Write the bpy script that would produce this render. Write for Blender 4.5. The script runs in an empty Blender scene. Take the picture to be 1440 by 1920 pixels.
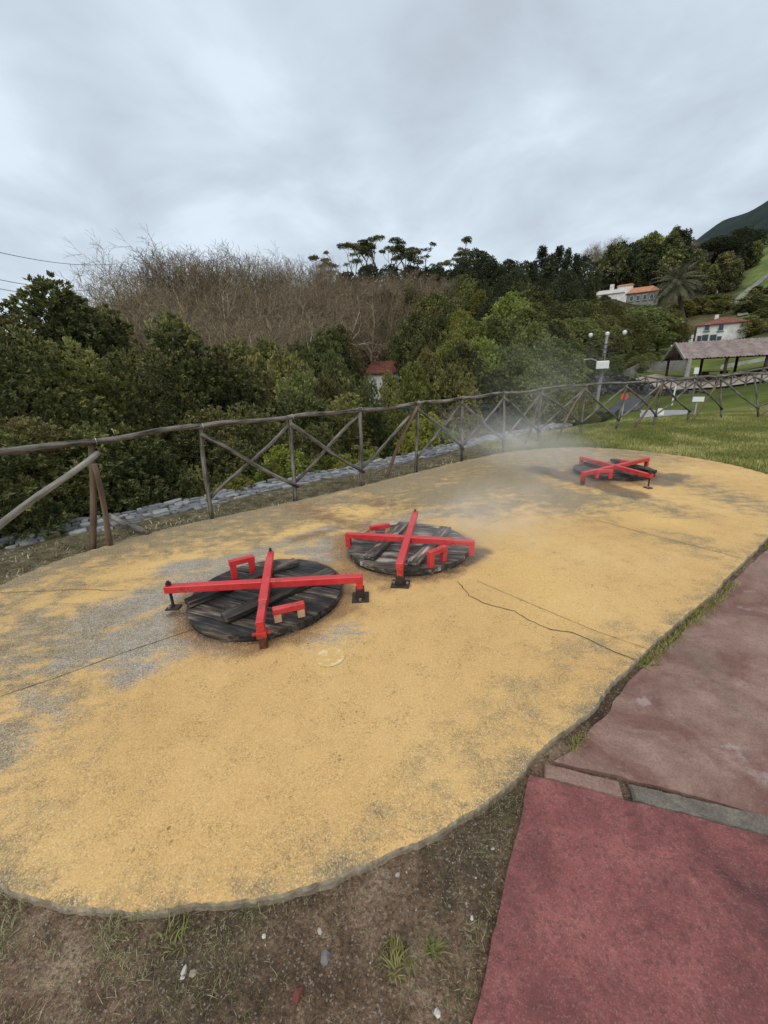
import bpy, bmesh, math, random
import numpy as np
from mathutils import Vector, Matrix

C = bpy.context.scene.collection
scn = bpy.context.scene
PI = math.pi
random.seed(7)
rng = np.random.default_rng(7)

# ------------------------------------------------------------------ camera
CAM_F, CAM_PITCH, CAM_ROLL, CAM_H = 750.5, 0.3146, -0.0442, 1.6
_cp, _sp, _cr, _sr = math.cos(CAM_PITCH), math.sin(CAM_PITCH), math.cos(CAM_ROLL), math.sin(CAM_ROLL)
_f = np.array([0, _cp, -_sp]); _r0 = np.array([1., 0, 0]); _u0 = np.cross(_r0, _f)
_r = _cr * _r0 + _sr * _u0; _u = -_sr * _r0 + _cr * _u0
cd = bpy.data.cameras.new("camera"); cam = bpy.data.objects.new("camera", cd); C.objects.link(cam)
cd.sensor_fit = 'VERTICAL'; cd.sensor_height = 32; cd.lens = CAM_F / 1920 * 32
cd.clip_start = 0.05; cd.clip_end = 12000
cam.matrix_world = Matrix(((_r[0], _u[0], -_f[0], 0), (_r[1], _u[1], -_f[1], 0), (_r[2], _u[2], -_f[2], CAM_H), (0, 0, 0, 1)))
scn.camera = cam

# ------------------------------------------------------------------ sky, sun, exposure
SUN_EL, SUN_ROT = math.radians(52), math.radians(200)
w = bpy.data.worlds.new("World"); scn.world = w; w.use_nodes = True
nt = w.node_tree; nt.nodes.clear()
def wn(t, **kw):
    n = nt.nodes.new(t)
    for k, v in kw.items(): setattr(n, k, v)
    return n
L = nt.links.new
out = wn('ShaderNodeOutputWorld'); bg = wn('ShaderNodeBackground'); bg.inputs[1].default_value = 0.1
L(bg.outputs[0], out.inputs[0])
sky = wn('ShaderNodeTexSky', sky_type='NISHITA', sun_disc=False, sun_elevation=SUN_EL, sun_rotation=SUN_ROT)
tc = wn('ShaderNodeTexCoord'); sep = wn('ShaderNodeSeparateXYZ'); L(tc.outputs['Generated'], sep.inputs[0])
ad = wn('ShaderNodeMath', operation='ADD'); L(sep.outputs[2], ad.inputs[0]); ad.inputs[1].default_value = 0.22
mx = wn('ShaderNodeMath', operation='MAXIMUM'); L(ad.outputs[0], mx.inputs[0]); mx.inputs[1].default_value = 0.12
dx = wn('ShaderNodeMath', operation='DIVIDE'); L(sep.outputs[0], dx.inputs[0]); L(mx.outputs[0], dx.inputs[1])
dy = wn('ShaderNodeMath', operation='DIVIDE'); L(sep.outputs[1], dy.inputs[0]); L(mx.outputs[0], dy.inputs[1])
cb = wn('ShaderNodeCombineXYZ'); L(dx.outputs[0], cb.inputs[0]); L(dy.outputs[0], cb.inputs[1]); cb.inputs[2].default_value = 3.7
n1 = wn('ShaderNodeTexNoise'); n1.inputs['Scale'].default_value = 0.75; n1.inputs['Detail'].default_value = 4; n1.inputs['Roughness'].default_value = 0.45; n1.inputs['Distortion'].default_value = 0.25
n2 = wn('ShaderNodeTexNoise'); n2.inputs['Scale'].default_value = 2.0; n2.inputs['Detail'].default_value = 6; n2.inputs['Roughness'].default_value = 0.52; n2.inputs['Distortion'].default_value = 0.3
L(cb.outputs[0], n1.inputs[0]); L(cb.outputs[0], n2.inputs[0])
am = wn('ShaderNodeMath', operation='MULTIPLY'); L(n2.outputs[0], am.inputs[0]); am.inputs[1].default_value = 0.52
sm = wn('ShaderNodeMath', operation='MULTIPLY_ADD'); L(n1.outputs[0], sm.inputs[0]); sm.inputs[1].default_value = 0.48; L(am.outputs[0], sm.inputs[2])
rp = wn('ShaderNodeValToRGB'); L(sm.outputs[0], rp.inputs[0])
els = rp.color_ramp.elements
els[0].position = 0.38; els[0].color = (4.0, 4.55, 5.2, 1)
els[1].position = 0.60; els[1].color = (6.3, 7.15, 8.1, 1)
e = els.new(0.49); e.color = (4.95, 5.75, 6.6, 1)
thin = wn('ShaderNodeMapRange'); L(sm.outputs[0], thin.inputs[0])
thin.inputs[1].default_value = 0.56; thin.inputs[2].default_value = 0.70; thin.inputs[3].default_value = 1.0; thin.inputs[4].default_value = 0.75
mxc = wn('ShaderNodeMix', data_type='RGBA'); L(thin.outputs[0], mxc.inputs[0]); L(sky.outputs[0], mxc.inputs[6]); L(rp.outputs[0], mxc.inputs[7])
L(mxc.outputs[2], bg.inputs[0])
sd = bpy.data.lights.new("sun", 'SUN'); sd.energy = 1.5; sd.angle = math.radians(45); sd.color = (1, 0.96, 0.88)
sun = bpy.data.objects.new("sun", sd); C.objects.link(sun)
_sdir = Vector((math.sin(SUN_ROT) * math.cos(SUN_EL), math.cos(SUN_ROT) * math.cos(SUN_EL), math.sin(SUN_EL)))
sun.rotation_euler = _sdir.to_track_quat('Z', 'Y').to_euler()
vs = scn.view_settings
vs.view_transform = 'Standard'; vs.look = 'None'; vs.exposure = 0.33; vs.gamma = 1
scn.cycles.max_bounces = 6; scn.cycles.transparent_max_bounces = 8
scn.cycles.volume_bounces = 4

# ------------------------------------------------------------------ helpers
def ray(px, py):
    d = _f * CAM_F + _r * (px - 720) + _u * (960 - py)
    return d / np.linalg.norm(d)
def G(px, py, z=0.0):                       # point of a horizontal plane seen at a photo pixel
    d = ray(px, py); t = (z - CAM_H) / d[2]
    return Vector((d[0] * t, d[1] * t, z))
def P(px, py, r):                           # point at horizontal distance r
    d = ray(px, py); t = r / math.hypot(d[0], d[1])
    return Vector((d[0] * t, d[1] * t, CAM_H + d[2] * t))

def _hash(ix, iy, s):
    h = (ix.astype(np.int64) * 374761393 + iy.astype(np.int64) * 668265263 + s * 1442695041) & 0x7fffffff
    h = ((h ^ (h >> 13)) * 1274126177) & 0x7fffffff
    return ((h ^ (h >> 16)) & 0xffff) / 65535.0
def vnoise(x, y, s=0):
    x = np.asarray(x, float); y = np.asarray(y, float)
    ix = np.floor(x); iy = np.floor(y); fx = x - ix; fy = y - iy
    fx = fx * fx * (3 - 2 * fx); fy = fy * fy * (3 - 2 * fy)
    a = _hash(ix, iy, s); b = _hash(ix + 1, iy, s); c = _hash(ix, iy + 1, s); d = _hash(ix + 1, iy + 1, s)
    return (a + (b - a) * fx) * (1 - fy) + (c + (d - c) * fx) * fy
def fbm(x, y, o=4, s=0):
    t = 0; a = 0.5; n = 0
    for k in range(o):
        t = t + a * vnoise(np.asarray(x) * 2 ** k, np.asarray(y) * 2 ** k, s + k * 17); n += a; a *= 0.5
    return t / n
def sstep(x, a, b):
    t = np.clip((np.asarray(x, float) - a) / (b - a), 0, 1); return t * t * (3 - 2 * t)

def mesh(name, V, F, mats=(), fm=None, smooth=False):
    me = bpy.data.meshes.new(name)
    V = np.asarray(V, dtype=np.float32).reshape(-1, 3)
    if isinstance(F, np.ndarray):
        n, k = F.shape
        me.vertices.add(len(V)); me.vertices.foreach_set('co', V.ravel())
        me.loops.add(n * k); me.loops.foreach_set('vertex_index', F.astype(np.int32).ravel())
        me.polygons.add(n); me.polygons.foreach_set('loop_start', np.arange(0, n * k, k, dtype=np.int32))
        me.update(calc_edges=True)
    else:
        me.from_pydata([tuple(map(float, v)) for v in V], [], F)
    for m in mats: me.materials.append(m)
    if fm is not None: me.polygons.foreach_set('material_index', np.asarray(fm, dtype=np.int32))
    me.polygons.foreach_set('use_smooth', np.full(len(me.polygons), smooth, dtype=bool))
    me.update()
    return me
def fattr(me, name, arr, dom='POINT'):
    a = me.attributes.new(name, 'FLOAT', dom); a.data.foreach_set('value', np.asarray(arr, dtype=np.float32))
def cattr(me, name, arr):
    a = me.attributes.new(name, 'FLOAT_COLOR', 'POINT')
    arr = np.concatenate([np.asarray(arr, dtype=np.float32), np.ones((len(arr), 1), np.float32)], 1)
    a.data.foreach_set('color', arr.ravel())
def link(name, me, parent=None):
    o = bpy.data.objects.new(name, me); C.objects.link(o)
    if parent is not None: o.parent = parent
    return o
def tag(o, label, cat, group=None):
    o['label'] = label; o['category'] = cat
    if group: o['group'] = group
    return o
def thing(name, label, cat, loc=(0, 0, 0), group=None):
    o = bpy.data.objects.new(name, None); o.empty_display_size = 0.2; C.objects.link(o); o.location = loc
    return tag(o, label, cat, group)
def struct(o, kind='structure'):
    o['kind'] = kind; return o

class B:                                    # small mesh builder, world coordinates
    def __init__(s): s.V = []; s.F = []; s.M = []
    def add(s, V, F, m=0):
        k = len(s.V); s.V += [tuple(v) for v in V]; s.F += [tuple(i + k for i in f) for f in F]; s.M += [m] * len(F)
    def box(s, c, size, ax=(1, 0, 0), ay=None, m=0, az=None):
        ax = Vector(ax).normalized()
        if az is None: az = Vector((0, 0, 1))
        else: az = Vector(az).normalized()
        ay = az.cross(ax).normalized() if ay is None else Vector(ay).normalized()
        az = ax.cross(ay)
        c = Vector(c); a, b, d = size[0] / 2, size[1] / 2, size[2] / 2
        V = [c + ax * (a * i) + ay * (b * j) + az * (d * k) for k in (-1, 1) for j in (-1, 1) for i in (-1, 1)]
        s.add(V, [(0, 2, 3, 1), (4, 5, 7, 6), (0, 1, 5, 4), (2, 6, 7, 3), (0, 4, 6, 2), (1, 3, 7, 5)], m)
    def beam(s, p, q, wd, ht, m=0, up=(0, 0, 1)):
        p, q = Vector(p), Vector(q); d = (q - p)
        ax = d.normalized(); up = Vector(up); ay = up.cross(ax).normalized(); az = ax.cross(ay)
        s.box((p + q) / 2, (d.length, wd, ht), ax, ay, m)
    def tube(s, pts, rad, n=8, m=0, cap=True, jit=0):
        pts = [Vector(p) for p in pts]
        if not hasattr(rad, '__len__'): rad = [rad] * len(pts)
        k0 = len(s.V); V = []
        prev = None
        for i, p in enumerate(pts):
            d = (pts[min(i + 1, len(pts) - 1)] - pts[max(i - 1, 0)]).normalized()
            if prev is None:
                a = d.orthogonal().normalized()
            else:
                a = (prev - d * prev.dot(d)).normalized()
            prev = a; b = d.cross(a)
            for j in range(n):
                t = 2 * PI * j / n; rr = rad[i] * (1 + (random.uniform(-jit, jit) if jit else 0))
                V.append(p + (a * math.cos(t) + b * math.sin(t)) * rr)
        F = []
        for i in range(len(pts) - 1):
            for j in range(n):
                j2 = (j + 1) % n
                F.append((i * n + j, i * n + j2, (i + 1) * n + j2, (i + 1) * n + j))
        if cap:
            F.append(tuple(range(n - 1, -1, -1))); F.append(tuple((len(pts) - 1) * n + j for j in range(n)))
        s.add(V, F, m)
    def prism(s, poly, z0, z1, m=0):
        n = len(poly); V = [(p[0], p[1], z0) for p in poly] + [(p[0], p[1], z1) for p in poly]
        F = [tuple(range(n - 1, -1, -1)), tuple(range(n, 2 * n))] + [(i, (i + 1) % n, n + (i + 1) % n, n + i) for i in range(n)]
        s.add(V, F, m)
    def obj(s, name, mats, parent=None, bevel=0, smooth=False, loc=None, seg=1):
        if not isinstance(mats, (list, tuple)): mats = [mats]
        V = np.array([tuple(v) for v in s.V], float)
        off = Vector((0, 0, 0))
        if parent is not None: off = parent.matrix_basis.translation.copy()
        elif loc is not None: off = Vector(loc)
        V = V - np.array(off)
        pp = parent
        if pp is not None and pp.parent is not None:
            V = np.array([tuple(v) for v in s.V], float) - np.array(root_loc(pp))
        me = mesh(name, V, s.F, mats, s.M, smooth)
        if bevel:
            bm = bmesh.new(); bm.from_mesh(me)
            bmesh.ops.bevel(bm, geom=bm.edges[:], offset=bevel, segments=seg, affect='EDGES', clamp_overlap=True)
            bm.to_mesh(me); bm.free()
        o = link(name, me, parent)
        if parent is None and loc is not None: o.location = loc
        return o
def root_loc(o):
    t = Vector((0, 0, 0))
    while o is not None: t = t + o.location; o = o.parent
    return t

def log_obj(name, p, q, r, mat, parent, taper=0.9, bend=0.02, n=10, seg=7, knots=True):
    """a barked pole; mesh along its own Z so that the grain runs with it"""
    p, q = Vector(p), Vector(q); ln = (q - p).length
    ph1, ph2 = random.uniform(0, 6), random.uniform(0, 6)
    V = []
    for i in range(seg + 1):
        t = i / seg; rr = r * (1 + (taper - 1) * t) * random.uniform(0.93, 1.07)
        ox = bend * math.sin(t * PI * 1.3 + ph1) - bend * math.sin(ph1); oy = bend * math.sin(t * PI * 1.7 + ph2) - bend * math.sin(ph2)
        ox -= t * (bend * math.sin(PI * 1.3 + ph1) - bend * math.sin(ph1)); oy -= t * (bend * math.sin(PI * 1.7 + ph2) - bend * math.sin(ph2))
        for j in range(n):
            a = 2 * PI * j / n; k = rr * random.uniform(0.94, 1.06)
            V.append((ox + k * math.cos(a), oy + k * math.sin(a), t * ln))
    F = [(i * n + j, i * n + (j + 1) % n, (i + 1) * n + (j + 1) % n, (i + 1) * n + j) for i in range(seg) for j in range(n)]
    F += [tuple(range(n - 1, -1, -1)), tuple(seg * n + j for j in range(n))]
    fm = [0] * (seg * n) + [1, 1]
    me = mesh(name, V, F, [mat, M_endgrain], fm, True)
    o = link(name, me, parent)
    rot = (q - p).to_track_quat('Z', 'Y').to_matrix().to_4x4()
    base = root_loc(parent) if parent is not None else Vector((0, 0, 0))
    o.matrix_basis = Matrix.Translation(p - base) @ rot
    return o

# ------------------------------------------------------------------ materials
class N:
    def __init__(s, name):
        s.m = bpy.data.materials.new(name); s.m.use_nodes = True; s.t = s.m.node_tree; s.t.nodes.clear()
        s.out = s.t.nodes.new('ShaderNodeOutputMaterial')
    def n(s, t, **kw):
        x = s.t.nodes.new(t)
        for k, v in kw.items(): setattr(x, k, v)
        return x
    def set(s, sock, v):
        if hasattr(v, 'node'): s.t.links.new(v, sock)
        elif v is not None:
            if isinstance(v, (tuple, list)) and len(v) == 3 and len(sock.default_value) == 4: v = (*v, 1)
            sock.default_value = v
    def obj(s): return s.n('ShaderNodeTexCoord').outputs['Object']
    def gen(s): return s.n('ShaderNodeTexCoord').outputs['Generated']
    def pos(s): return s.n('ShaderNodeNewGeometry').outputs['Position']
    def map(s, v, scale=(1, 1, 1), loc=(0, 0, 0), rot=(0, 0, 0)):
        x = s.n('ShaderNodeMapping'); s.set(x.inputs[0], v); s.set(x.inputs[1], loc); s.set(x.inputs[2], rot); s.set(x.inputs[3], scale); return x.outputs[0]
    def noise(s, v, sc, det=3, ro=0.55, dist=0):
        x = s.n('ShaderNodeTexNoise'); s.set(x.inputs['Vector'], v); s.set(x.inputs['Scale'], sc); s.set(x.inputs['Detail'], det); s.set(x.inputs['Roughness'], ro); s.set(x.inputs['Distortion'], dist); return x.outputs[0]
    def vor(s, v, sc, feat='F1', o=0):
        x = s.n('ShaderNodeTexVoronoi', feature=feat); s.set(x.inputs['Vector'], v); s.set(x.inputs['Scale'], sc); return x.outputs[o]
    def attr(s, name, o=2): return s.n('ShaderNodeAttribute', attribute_name=name).outputs[o]
    def math(s, op, a, b=None, c=None):
        x = s.n('ShaderNodeMath', operation=op); s.set(x.inputs[0], a)
        if b is not None: s.set(x.inputs[1], b)
        if c is not None: s.set(x.inputs[2], c)
        return x.outputs[0]
    def rng(s, v, a, b, c=0., d=1.):
        x = s.n('ShaderNodeMapRange'); s.set(x.inputs[0], v)
        for i, k in enumerate((a, b, c, d)): s.set(x.inputs[i + 1], k)
        return x.outputs[0]
    def ramp(s, v, pts):
        x = s.n('ShaderNodeValToRGB'); s.set(x.inputs[0], v); el = x.color_ramp.elements
        while len(el) < len(pts): el.new(0.5)
        for q, (p, c) in zip(el, pts): q.position = p; q.color = (*c, 1)
        return x.outputs[0]
    def mix(s, f, a, b, blend='MIX'):
        x = s.n('ShaderNodeMix', data_type='RGBA', blend_type=blend); s.set(x.inputs[0], f); s.set(x.inputs[6], a); s.set(x.inputs[7], b); return x.outputs[2]
    def bump(s, h, st=0.5, dist=0.01, nrm=None):
        x = s.n('ShaderNodeBump'); s.set(x.inputs['Height'], h); s.set(x.inputs['Strength'], st); s.set(x.inputs['Distance'], dist)
        if nrm is not None: s.set(x.inputs['Normal'], nrm)
        return x.outputs[0]
    def pbsdf(s, col, rough=0.8, bump=None, spec=0.3, metal=0.0):
        x = s.n('ShaderNodeBsdfPrincipled'); s.set(x.inputs['Base Color'], col); s.set(x.inputs['Roughness'], rough); s.set(x.inputs['Metallic'], metal)
        s.set(x.inputs['Specular IOR Level'], spec)
        if bump is not None: s.set(x.inputs['Normal'], bump)
        s.t.links.new(x.outputs[0], s.out.inputs[0]); return x
def simple(name, c1, c2, sc=8, rough=0.8, spec=0.3, bump=0.3, bd=0.005, metal=0, det=5):
    k = N(name); v = k.obj(); f = k.noise(v, sc, det, 0.65)
    k.pbsdf(k.ramp(f, [(0.3, c1), (0.7, c2)]), rough, k.bump(k.noise(v, sc * 4, 4, 0.7), bump, bd), spec, metal); return k.m
def wood(name, dark, light, sc=1.0, long=1.5, cross=26, rough=0.85, axis=2, contrast=(0.35, 0.65), bump=0.5):
    k = N(name); v = k.obj(); oi = k.n('ShaderNodeObjectInfo').outputs['Random']
    cbn = k.n('ShaderNodeCombineXYZ'); k.set(cbn.inputs[0], k.math('MULTIPLY', oi, 37.0)); k.set(cbn.inputs[1], k.math('MULTIPLY', oi, 11.0))
    ad = k.n('ShaderNodeVectorMath', operation='ADD'); k.set(ad.inputs[0], v); k.set(ad.inputs[1], cbn.outputs[0])
    s3 = [cross, cross, cross]; s3[axis] = long
    g = k.noise(k.map(ad.outputs[0], tuple(s3)), sc, 5, 0.65, 0.2)
    bl = k.noise(ad.outputs[0], 3.0, 3, 0.6)
    f = k.math('MULTIPLY_ADD', g, 0.65, k.math('MULTIPLY', bl, 0.35))
    col = k.ramp(f, [(contrast[0], dark), (contrast[1], light)])
    k.pbsdf(col, rough, k.bump(g, bump, 0.006), 0.25); return k.m

M_endgrain = wood('cut_wood', (0.16, 0.11, 0.07), (0.30, 0.22, 0.14), 1, 20, 20)
M_log = wood('weathered_log', (0.030, 0.025, 0.020), (0.33, 0.295, 0.25), 1, 3.0, 46, .95, 2, (.40, .66), 1.0)
M_logpale = wood('pale_log', (0.12, 0.10, 0.075), (0.46, 0.42, 0.36), 1, 2.0, 24)
M_logbrown = wood('brown_log', (0.055, 0.036, 0.022), (0.22, 0.15, 0.10), 1, 1.6, 26)
M_rawwood = wood('raw_timber', (0.42, 0.22, 0.12), (0.62, 0.40, 0.24), 1, 3, 18)

def red_paint():
    k = N('red_gloss_paint'); v = k.pos()
    f = k.noise(v, 9, 5, 0.6); sp = k.noise(v, 60, 3, 0.6)
    c = k.ramp(f, [(0.3, (0.50, 0.022, 0.024)), (0.7, (0.66, 0.045, 0.045))])
    c = k.mix(k.rng(k.noise(v, 4, 5, .6), .5, .75, 0, .6), c, (0.62, 0.11, 0.10)); c = k.mix(k.rng(k.math('MULTIPLY_ADD', k.noise(v, 7, 3, .6), .5, k.math('MULTIPLY', sp, .5)), 0.56, 0.62, 0, .85), c, (0.17, 0.045, 0.025))
    k.pbsdf(c, k.rng(f, 0.3, 0.7, 0.32, 0.5), k.bump(k.noise(v, 45, 3, 0.6), 0.25, 0.003), 0.45); return k.m
M_red = red_paint()
def rusty():
    k = N('rusty_red_steel'); v = k.pos(); f = k.noise(v, 22, 5, 0.65)
    z = k.n('ShaderNodeSeparateXYZ'); k.set(z.inputs[0], v)
    g = k.math('MULTIPLY_ADD', z.outputs[2], -4.0, k.math('ADD', f, 0.22))
    c = k.mix(k.rng(g, 0.2, 0.42), (0.52, 0.035, 0.03), k.ramp(f, [(0.35, (0.05, 0.02, 0.014)), (0.7, (0.20, 0.06, 0.03))]))
    k.pbsdf(c, 0.6, k.bump(f, 0.5, 0.004), 0.35); return k.m
M_rust = rusty()
M_dsteel = simple('rusty_black_steel', (0.012, 0.009, 0.008), (0.06, 0.035, 0.025), 26, 0.6, 0.4, 0.6, 0.004)

# lid timber: charred boards with pale worn streaks
def lidwood(name, bias, pale):
    k = N(name); v = k.obj()
    at = k.attr('board')
    cbn = k.n('ShaderNodeCombineXYZ'); k.set(cbn.inputs[2], k.math('MULTIPLY', at, 13.0))
    ad = k.n('ShaderNodeVectorMath', operation='ADD'); k.set(ad.inputs[0], v); k.set(ad.inputs[1], cbn.outputs[0])
    g = k.noise(k.map(ad.outputs[0], (3.0, 42, 42)), 1, 6, 0.68, 0.15)
    big = k.noise(k.map(ad.outputs[0], (2.2, 5, 5)), 1, 4, 0.6, 0.3)
    f = k.math('ADD', k.math('MULTIPLY', g, 0.5), k.math('MULTIPLY', big, 0.5))
    f = k.math('ADD', f, bias)
    col = k.ramp(f, [(0.42, (0.011, 0.010, 0.010)), (0.50, (0.038, 0.032, 0.028)), (0.565, (0.13, 0.10, 0.07)), (0.65, pale)])
    k.pbsdf(col, k.rng(g, 0.3, 0.7, 0.42, 0.75), k.bump(g, 0.7, 0.006), 0.4); return k.m
M_lid1 = lidwood('charred_boards', -0.008, (0.42, 0.35, 0.26))
M_lid2 = lidwood('greyed_boards', 0.05, (0.48, 0.43, 0.37))
M_lid3 = lidwood('dark_boards', -0.02, (0.30, 0.27, 0.24))

# ---- foliage
def foliage(name, a, b, c=None, tr=0.22, rough=0.5, var=0.38):
    k = N(name); t = k.attr('tint'); oi = k.n('ShaderNodeObjectInfo').outputs['Random']
    col = k.ramp(t, [(0.0, a), (0.55, b), (1.0, c or b)])
    hv = k.n('ShaderNodeHueSaturation'); k.set(hv.inputs['Hue'], k.rng(oi, 0, 1, 0.475, 0.515)); k.set(hv.inputs['Value'], k.rng(k.math('FRACT', k.math('MULTIPLY', oi, 7.31)), 0, 1, 1 - var, 1 + var)); k.set(hv.inputs['Color'], col)
    p = k.n('ShaderNodeBsdfPrincipled'); k.set(p.inputs['Base Color'], hv.outputs[0]); k.set(p.inputs['Roughness'], rough); k.set(p.inputs['Specular IOR Level'], 0.25)
    tl = k.n('ShaderNodeBsdfTranslucent'); k.set(tl.inputs[0], hv.outputs[0])
    ms = k.n('ShaderNodeMixShader'); ms.inputs[0].default_value = tr
    k.t.links.new(p.outputs[0], ms.inputs[1]); k.t.links.new(tl.outputs[0], ms.inputs[2]); k.t.links.new(ms.outputs[0], k.out.inputs[0]); return k.m
F_dark = foliage('dark_evergreen_leaves', (0.036, 0.049, 0.019), (0.108, 0.122, 0.042), (0.34, 0.32, 0.11))
F_olive = foliage('olive_leaves', (0.080, 0.085, 0.030), (0.19, 0.185, 0.058), (0.34, 0.31, 0.11))
F_mid = foliage('mid_green_leaves', (0.070, 0.088, 0.030), (0.165, 0.185, 0.058), (0.31, 0.31, 0.11))
F_bright = foliage('fresh_green_leaves', (0.11, 0.145, 0.034), (0.22, 0.26, 0.062), (0.38, 0.39, 0.12))
F_yellow = foliage('yellow_green_leaves', (0.11, 0.14, 0.024), (0.20, 0.215, 0.04), (0.32, 0.29, 0.065))
F_black = foliage('deep_green_leaves', (0.030, 0.040, 0.021), (0.062, 0.074, 0.034), (0.115, 0.125, 0.055))
F_bud = foliage('olive_brown_buds', (0.08, 0.072, 0.032), (0.12, 0.108, 0.045), (0.16, 0.14, 0.06))
M_bark = simple('grey_brown_bark', (0.04, 0.03, 0.022), (0.12, 0.095, 0.07), 6, 0.9, 0.2, 0.8, 0.02)
def twig_mat():
    k = N('bare_brown_twigs'); ri = k.n('ShaderNodeNewGeometry').outputs['Random Per Island']; oi = k.n('ShaderNodeObjectInfo').outputs['Random']; tn = k.attr('tint')
    f = k.math('ADD', k.math('MULTIPLY', tn, .55), k.math('MULTIPLY_ADD', oi, .2, k.math('MULTIPLY', ri, .3)))
    c = k.ramp(f, [(0.05, (0.135, 0.102, 0.062)), (0.4, (0.265, 0.207, 0.132)), (0.7, (0.46, 0.39, 0.28)), (1.0, (0.60, 0.53, 0.41))])
    k.pbsdf(c, .9, None, .1); return k.m
M_twig = twig_mat()

# ------------------------------------------------------------------ terrain
AZ = [-75, -60, -42, -30, -20, -8, 3, 12, 20, 27, 32, 38, 44, 60, 80]
RG = [8, 14, 20, 28, 36, 45, 60, 80, 100, 120, 140, 160, 200, 260, 350, 500, 800, 1500, 4000]
TB = [
 [-3, -5, -7, -8, -7, -6, -4, -2, 0, 1, 1, 1, 0, -2, -8, -20, -40, -80, -120],
 [-4, -6, -8, -9, -8, -6, -3, 0, 2, 3, 3, 3, 2, 0, -5, -15, -30, -60, -120],
 [-4, -6, -8, -8, -7, -5, -1, 3, 6, 8, 10, 12, 16, 22, 25, 15, -10, -50, -120],
 [-4, -6, -7.5, -8, -6, -4, 0, 5, 9, 13, 17, 21, 32, 44, 46, 30, 0, -50, -120],
 [-4, -6, -7.5, -8, -6, -4, 1, 7, 12, 17, 22, 27, 37, 48, 52, 30, 0, -50, -120],
 [-4, -6, -7, -7, -5, -2.5, 3, 10, 16, 20, 23, 25, 30, 36, 40, 30, 0, -50, -120],
 [-3.5, -5.5, -6.5, -6, -4, -1.5, 4, 12, 18, 22, 24, 25, 27, 30, 30, 20, 0, -40, -100],
 [-2.5, -4.5, -6, -5.5, -4, -1.5, 3, 10, 17, 22, 25, 27, 30, 32, 32, 25, 0, -30, -80],
 [-.6, -2.6, -4, -4, -3, -2, 1, 7, 13, 19, 24, 28, 34, 40, 45, 45, 30, 0, -50],
 [-.05, -.25, -1, -1.4, -1.5, -.4, 1.4, 4.5, 8, 13, 18, 24, 37, 47, 55, 60, 60, 20, 0],
 [-.05, -.1, -.5, -.9, -1.2, .7, 2.0, 3.8, 5, 7, 12, 21, 37, 52, 62, 85, 152, 80, 0],
 [0, -.05, -.3, -.4, -.2, .4, 1.5, 3.2, 5, 6.3, 13, 19, 32, 47, 64, 95, 195, 130, 0],
 [0, 0, -.15, -.2, .2, .8, 2.2, 4, 6, 8, 14, 21, 36, 54, 78, 120, 232, 220, 0],
 [0, 0, 0, .3, .8, 1.5, 3, 6, 9, 13, 20, 27, 44, 66, 95, 150, 300, 320, 0],
 [0, 0, 0, .3, .8, 1.5, 3, 6, 9, 13, 20, 27, 44, 66, 95, 150, 300, 320, 0]]
TB = np.array(TB, float); AZ = np.array(AZ, float); LR = np.log(np.array(RG, float))
FENCE = np.array([(-14, -6), (-7, 1.2), (-4.6, 3.1), (-3.2, 4.13), (-2.27, 5.01), (-1.31, 5.69), (-.36, 6.46), (.62, 7.2), (1.64, 8.12), (2.76, 9.02), (4.12, 10.3), (5.55, 11.2), (6.85, 11.75), (8.3, 12.3), (9.9, 13.0), (11.3, 13.35), (12.3, 13.1), (13.6, 12.6), (20, 11), (40, 9)], float)
def fdist(x, y):                            # signed distance from the fence line, + outside
    x = np.asarray(x, float); y = np.asarray(y, float)
    best = np.full(x.shape, 1e9); sg = np.ones(x.shape)
    for a, b in zip(FENCE[:-1], FENCE[1:]):
        d = b - a; t = np.clip(((x - a[0]) * d[0] + (y - a[1]) * d[1]) / (d @ d), 0, 1)
        ex = x - a[0] - t * d[0]; ey = y - a[1] - t * d[1]; q = np.hypot(ex, ey)
        cr = d[0] * (y - a[1]) - d[1] * (x - a[0])
        m = q < best - 1e-9
        best = np.where(m, q, best); sg = np.where(m, np.where(cr > 0, 1., -1.), sg)
    return best * sg
def table(x, y):
    az = np.clip(np.degrees(np.arctan2(x, y)), -74.9, 79.9); lr = np.log(np.clip(np.hypot(x, y), 8.01, 3999))
    i = np.clip(np.searchsorted(AZ, az) - 1, 0, len(AZ) - 2); j = np.clip(np.searchsorted(LR, lr) - 1, 0, len(LR) - 2)
    u = (az - AZ[i]) / (AZ[i + 1] - AZ[i]); v = (lr - LR[j]) / (LR[j + 1] - LR[j])
    u = u * u * (3 - 2 * u)
    return (TB[i, j] * (1 - u) + TB[i + 1, j] * u) * (1 - v) + (TB[i, j + 1] * (1 - u) + TB[i + 1, j + 1] * u) * v
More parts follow.
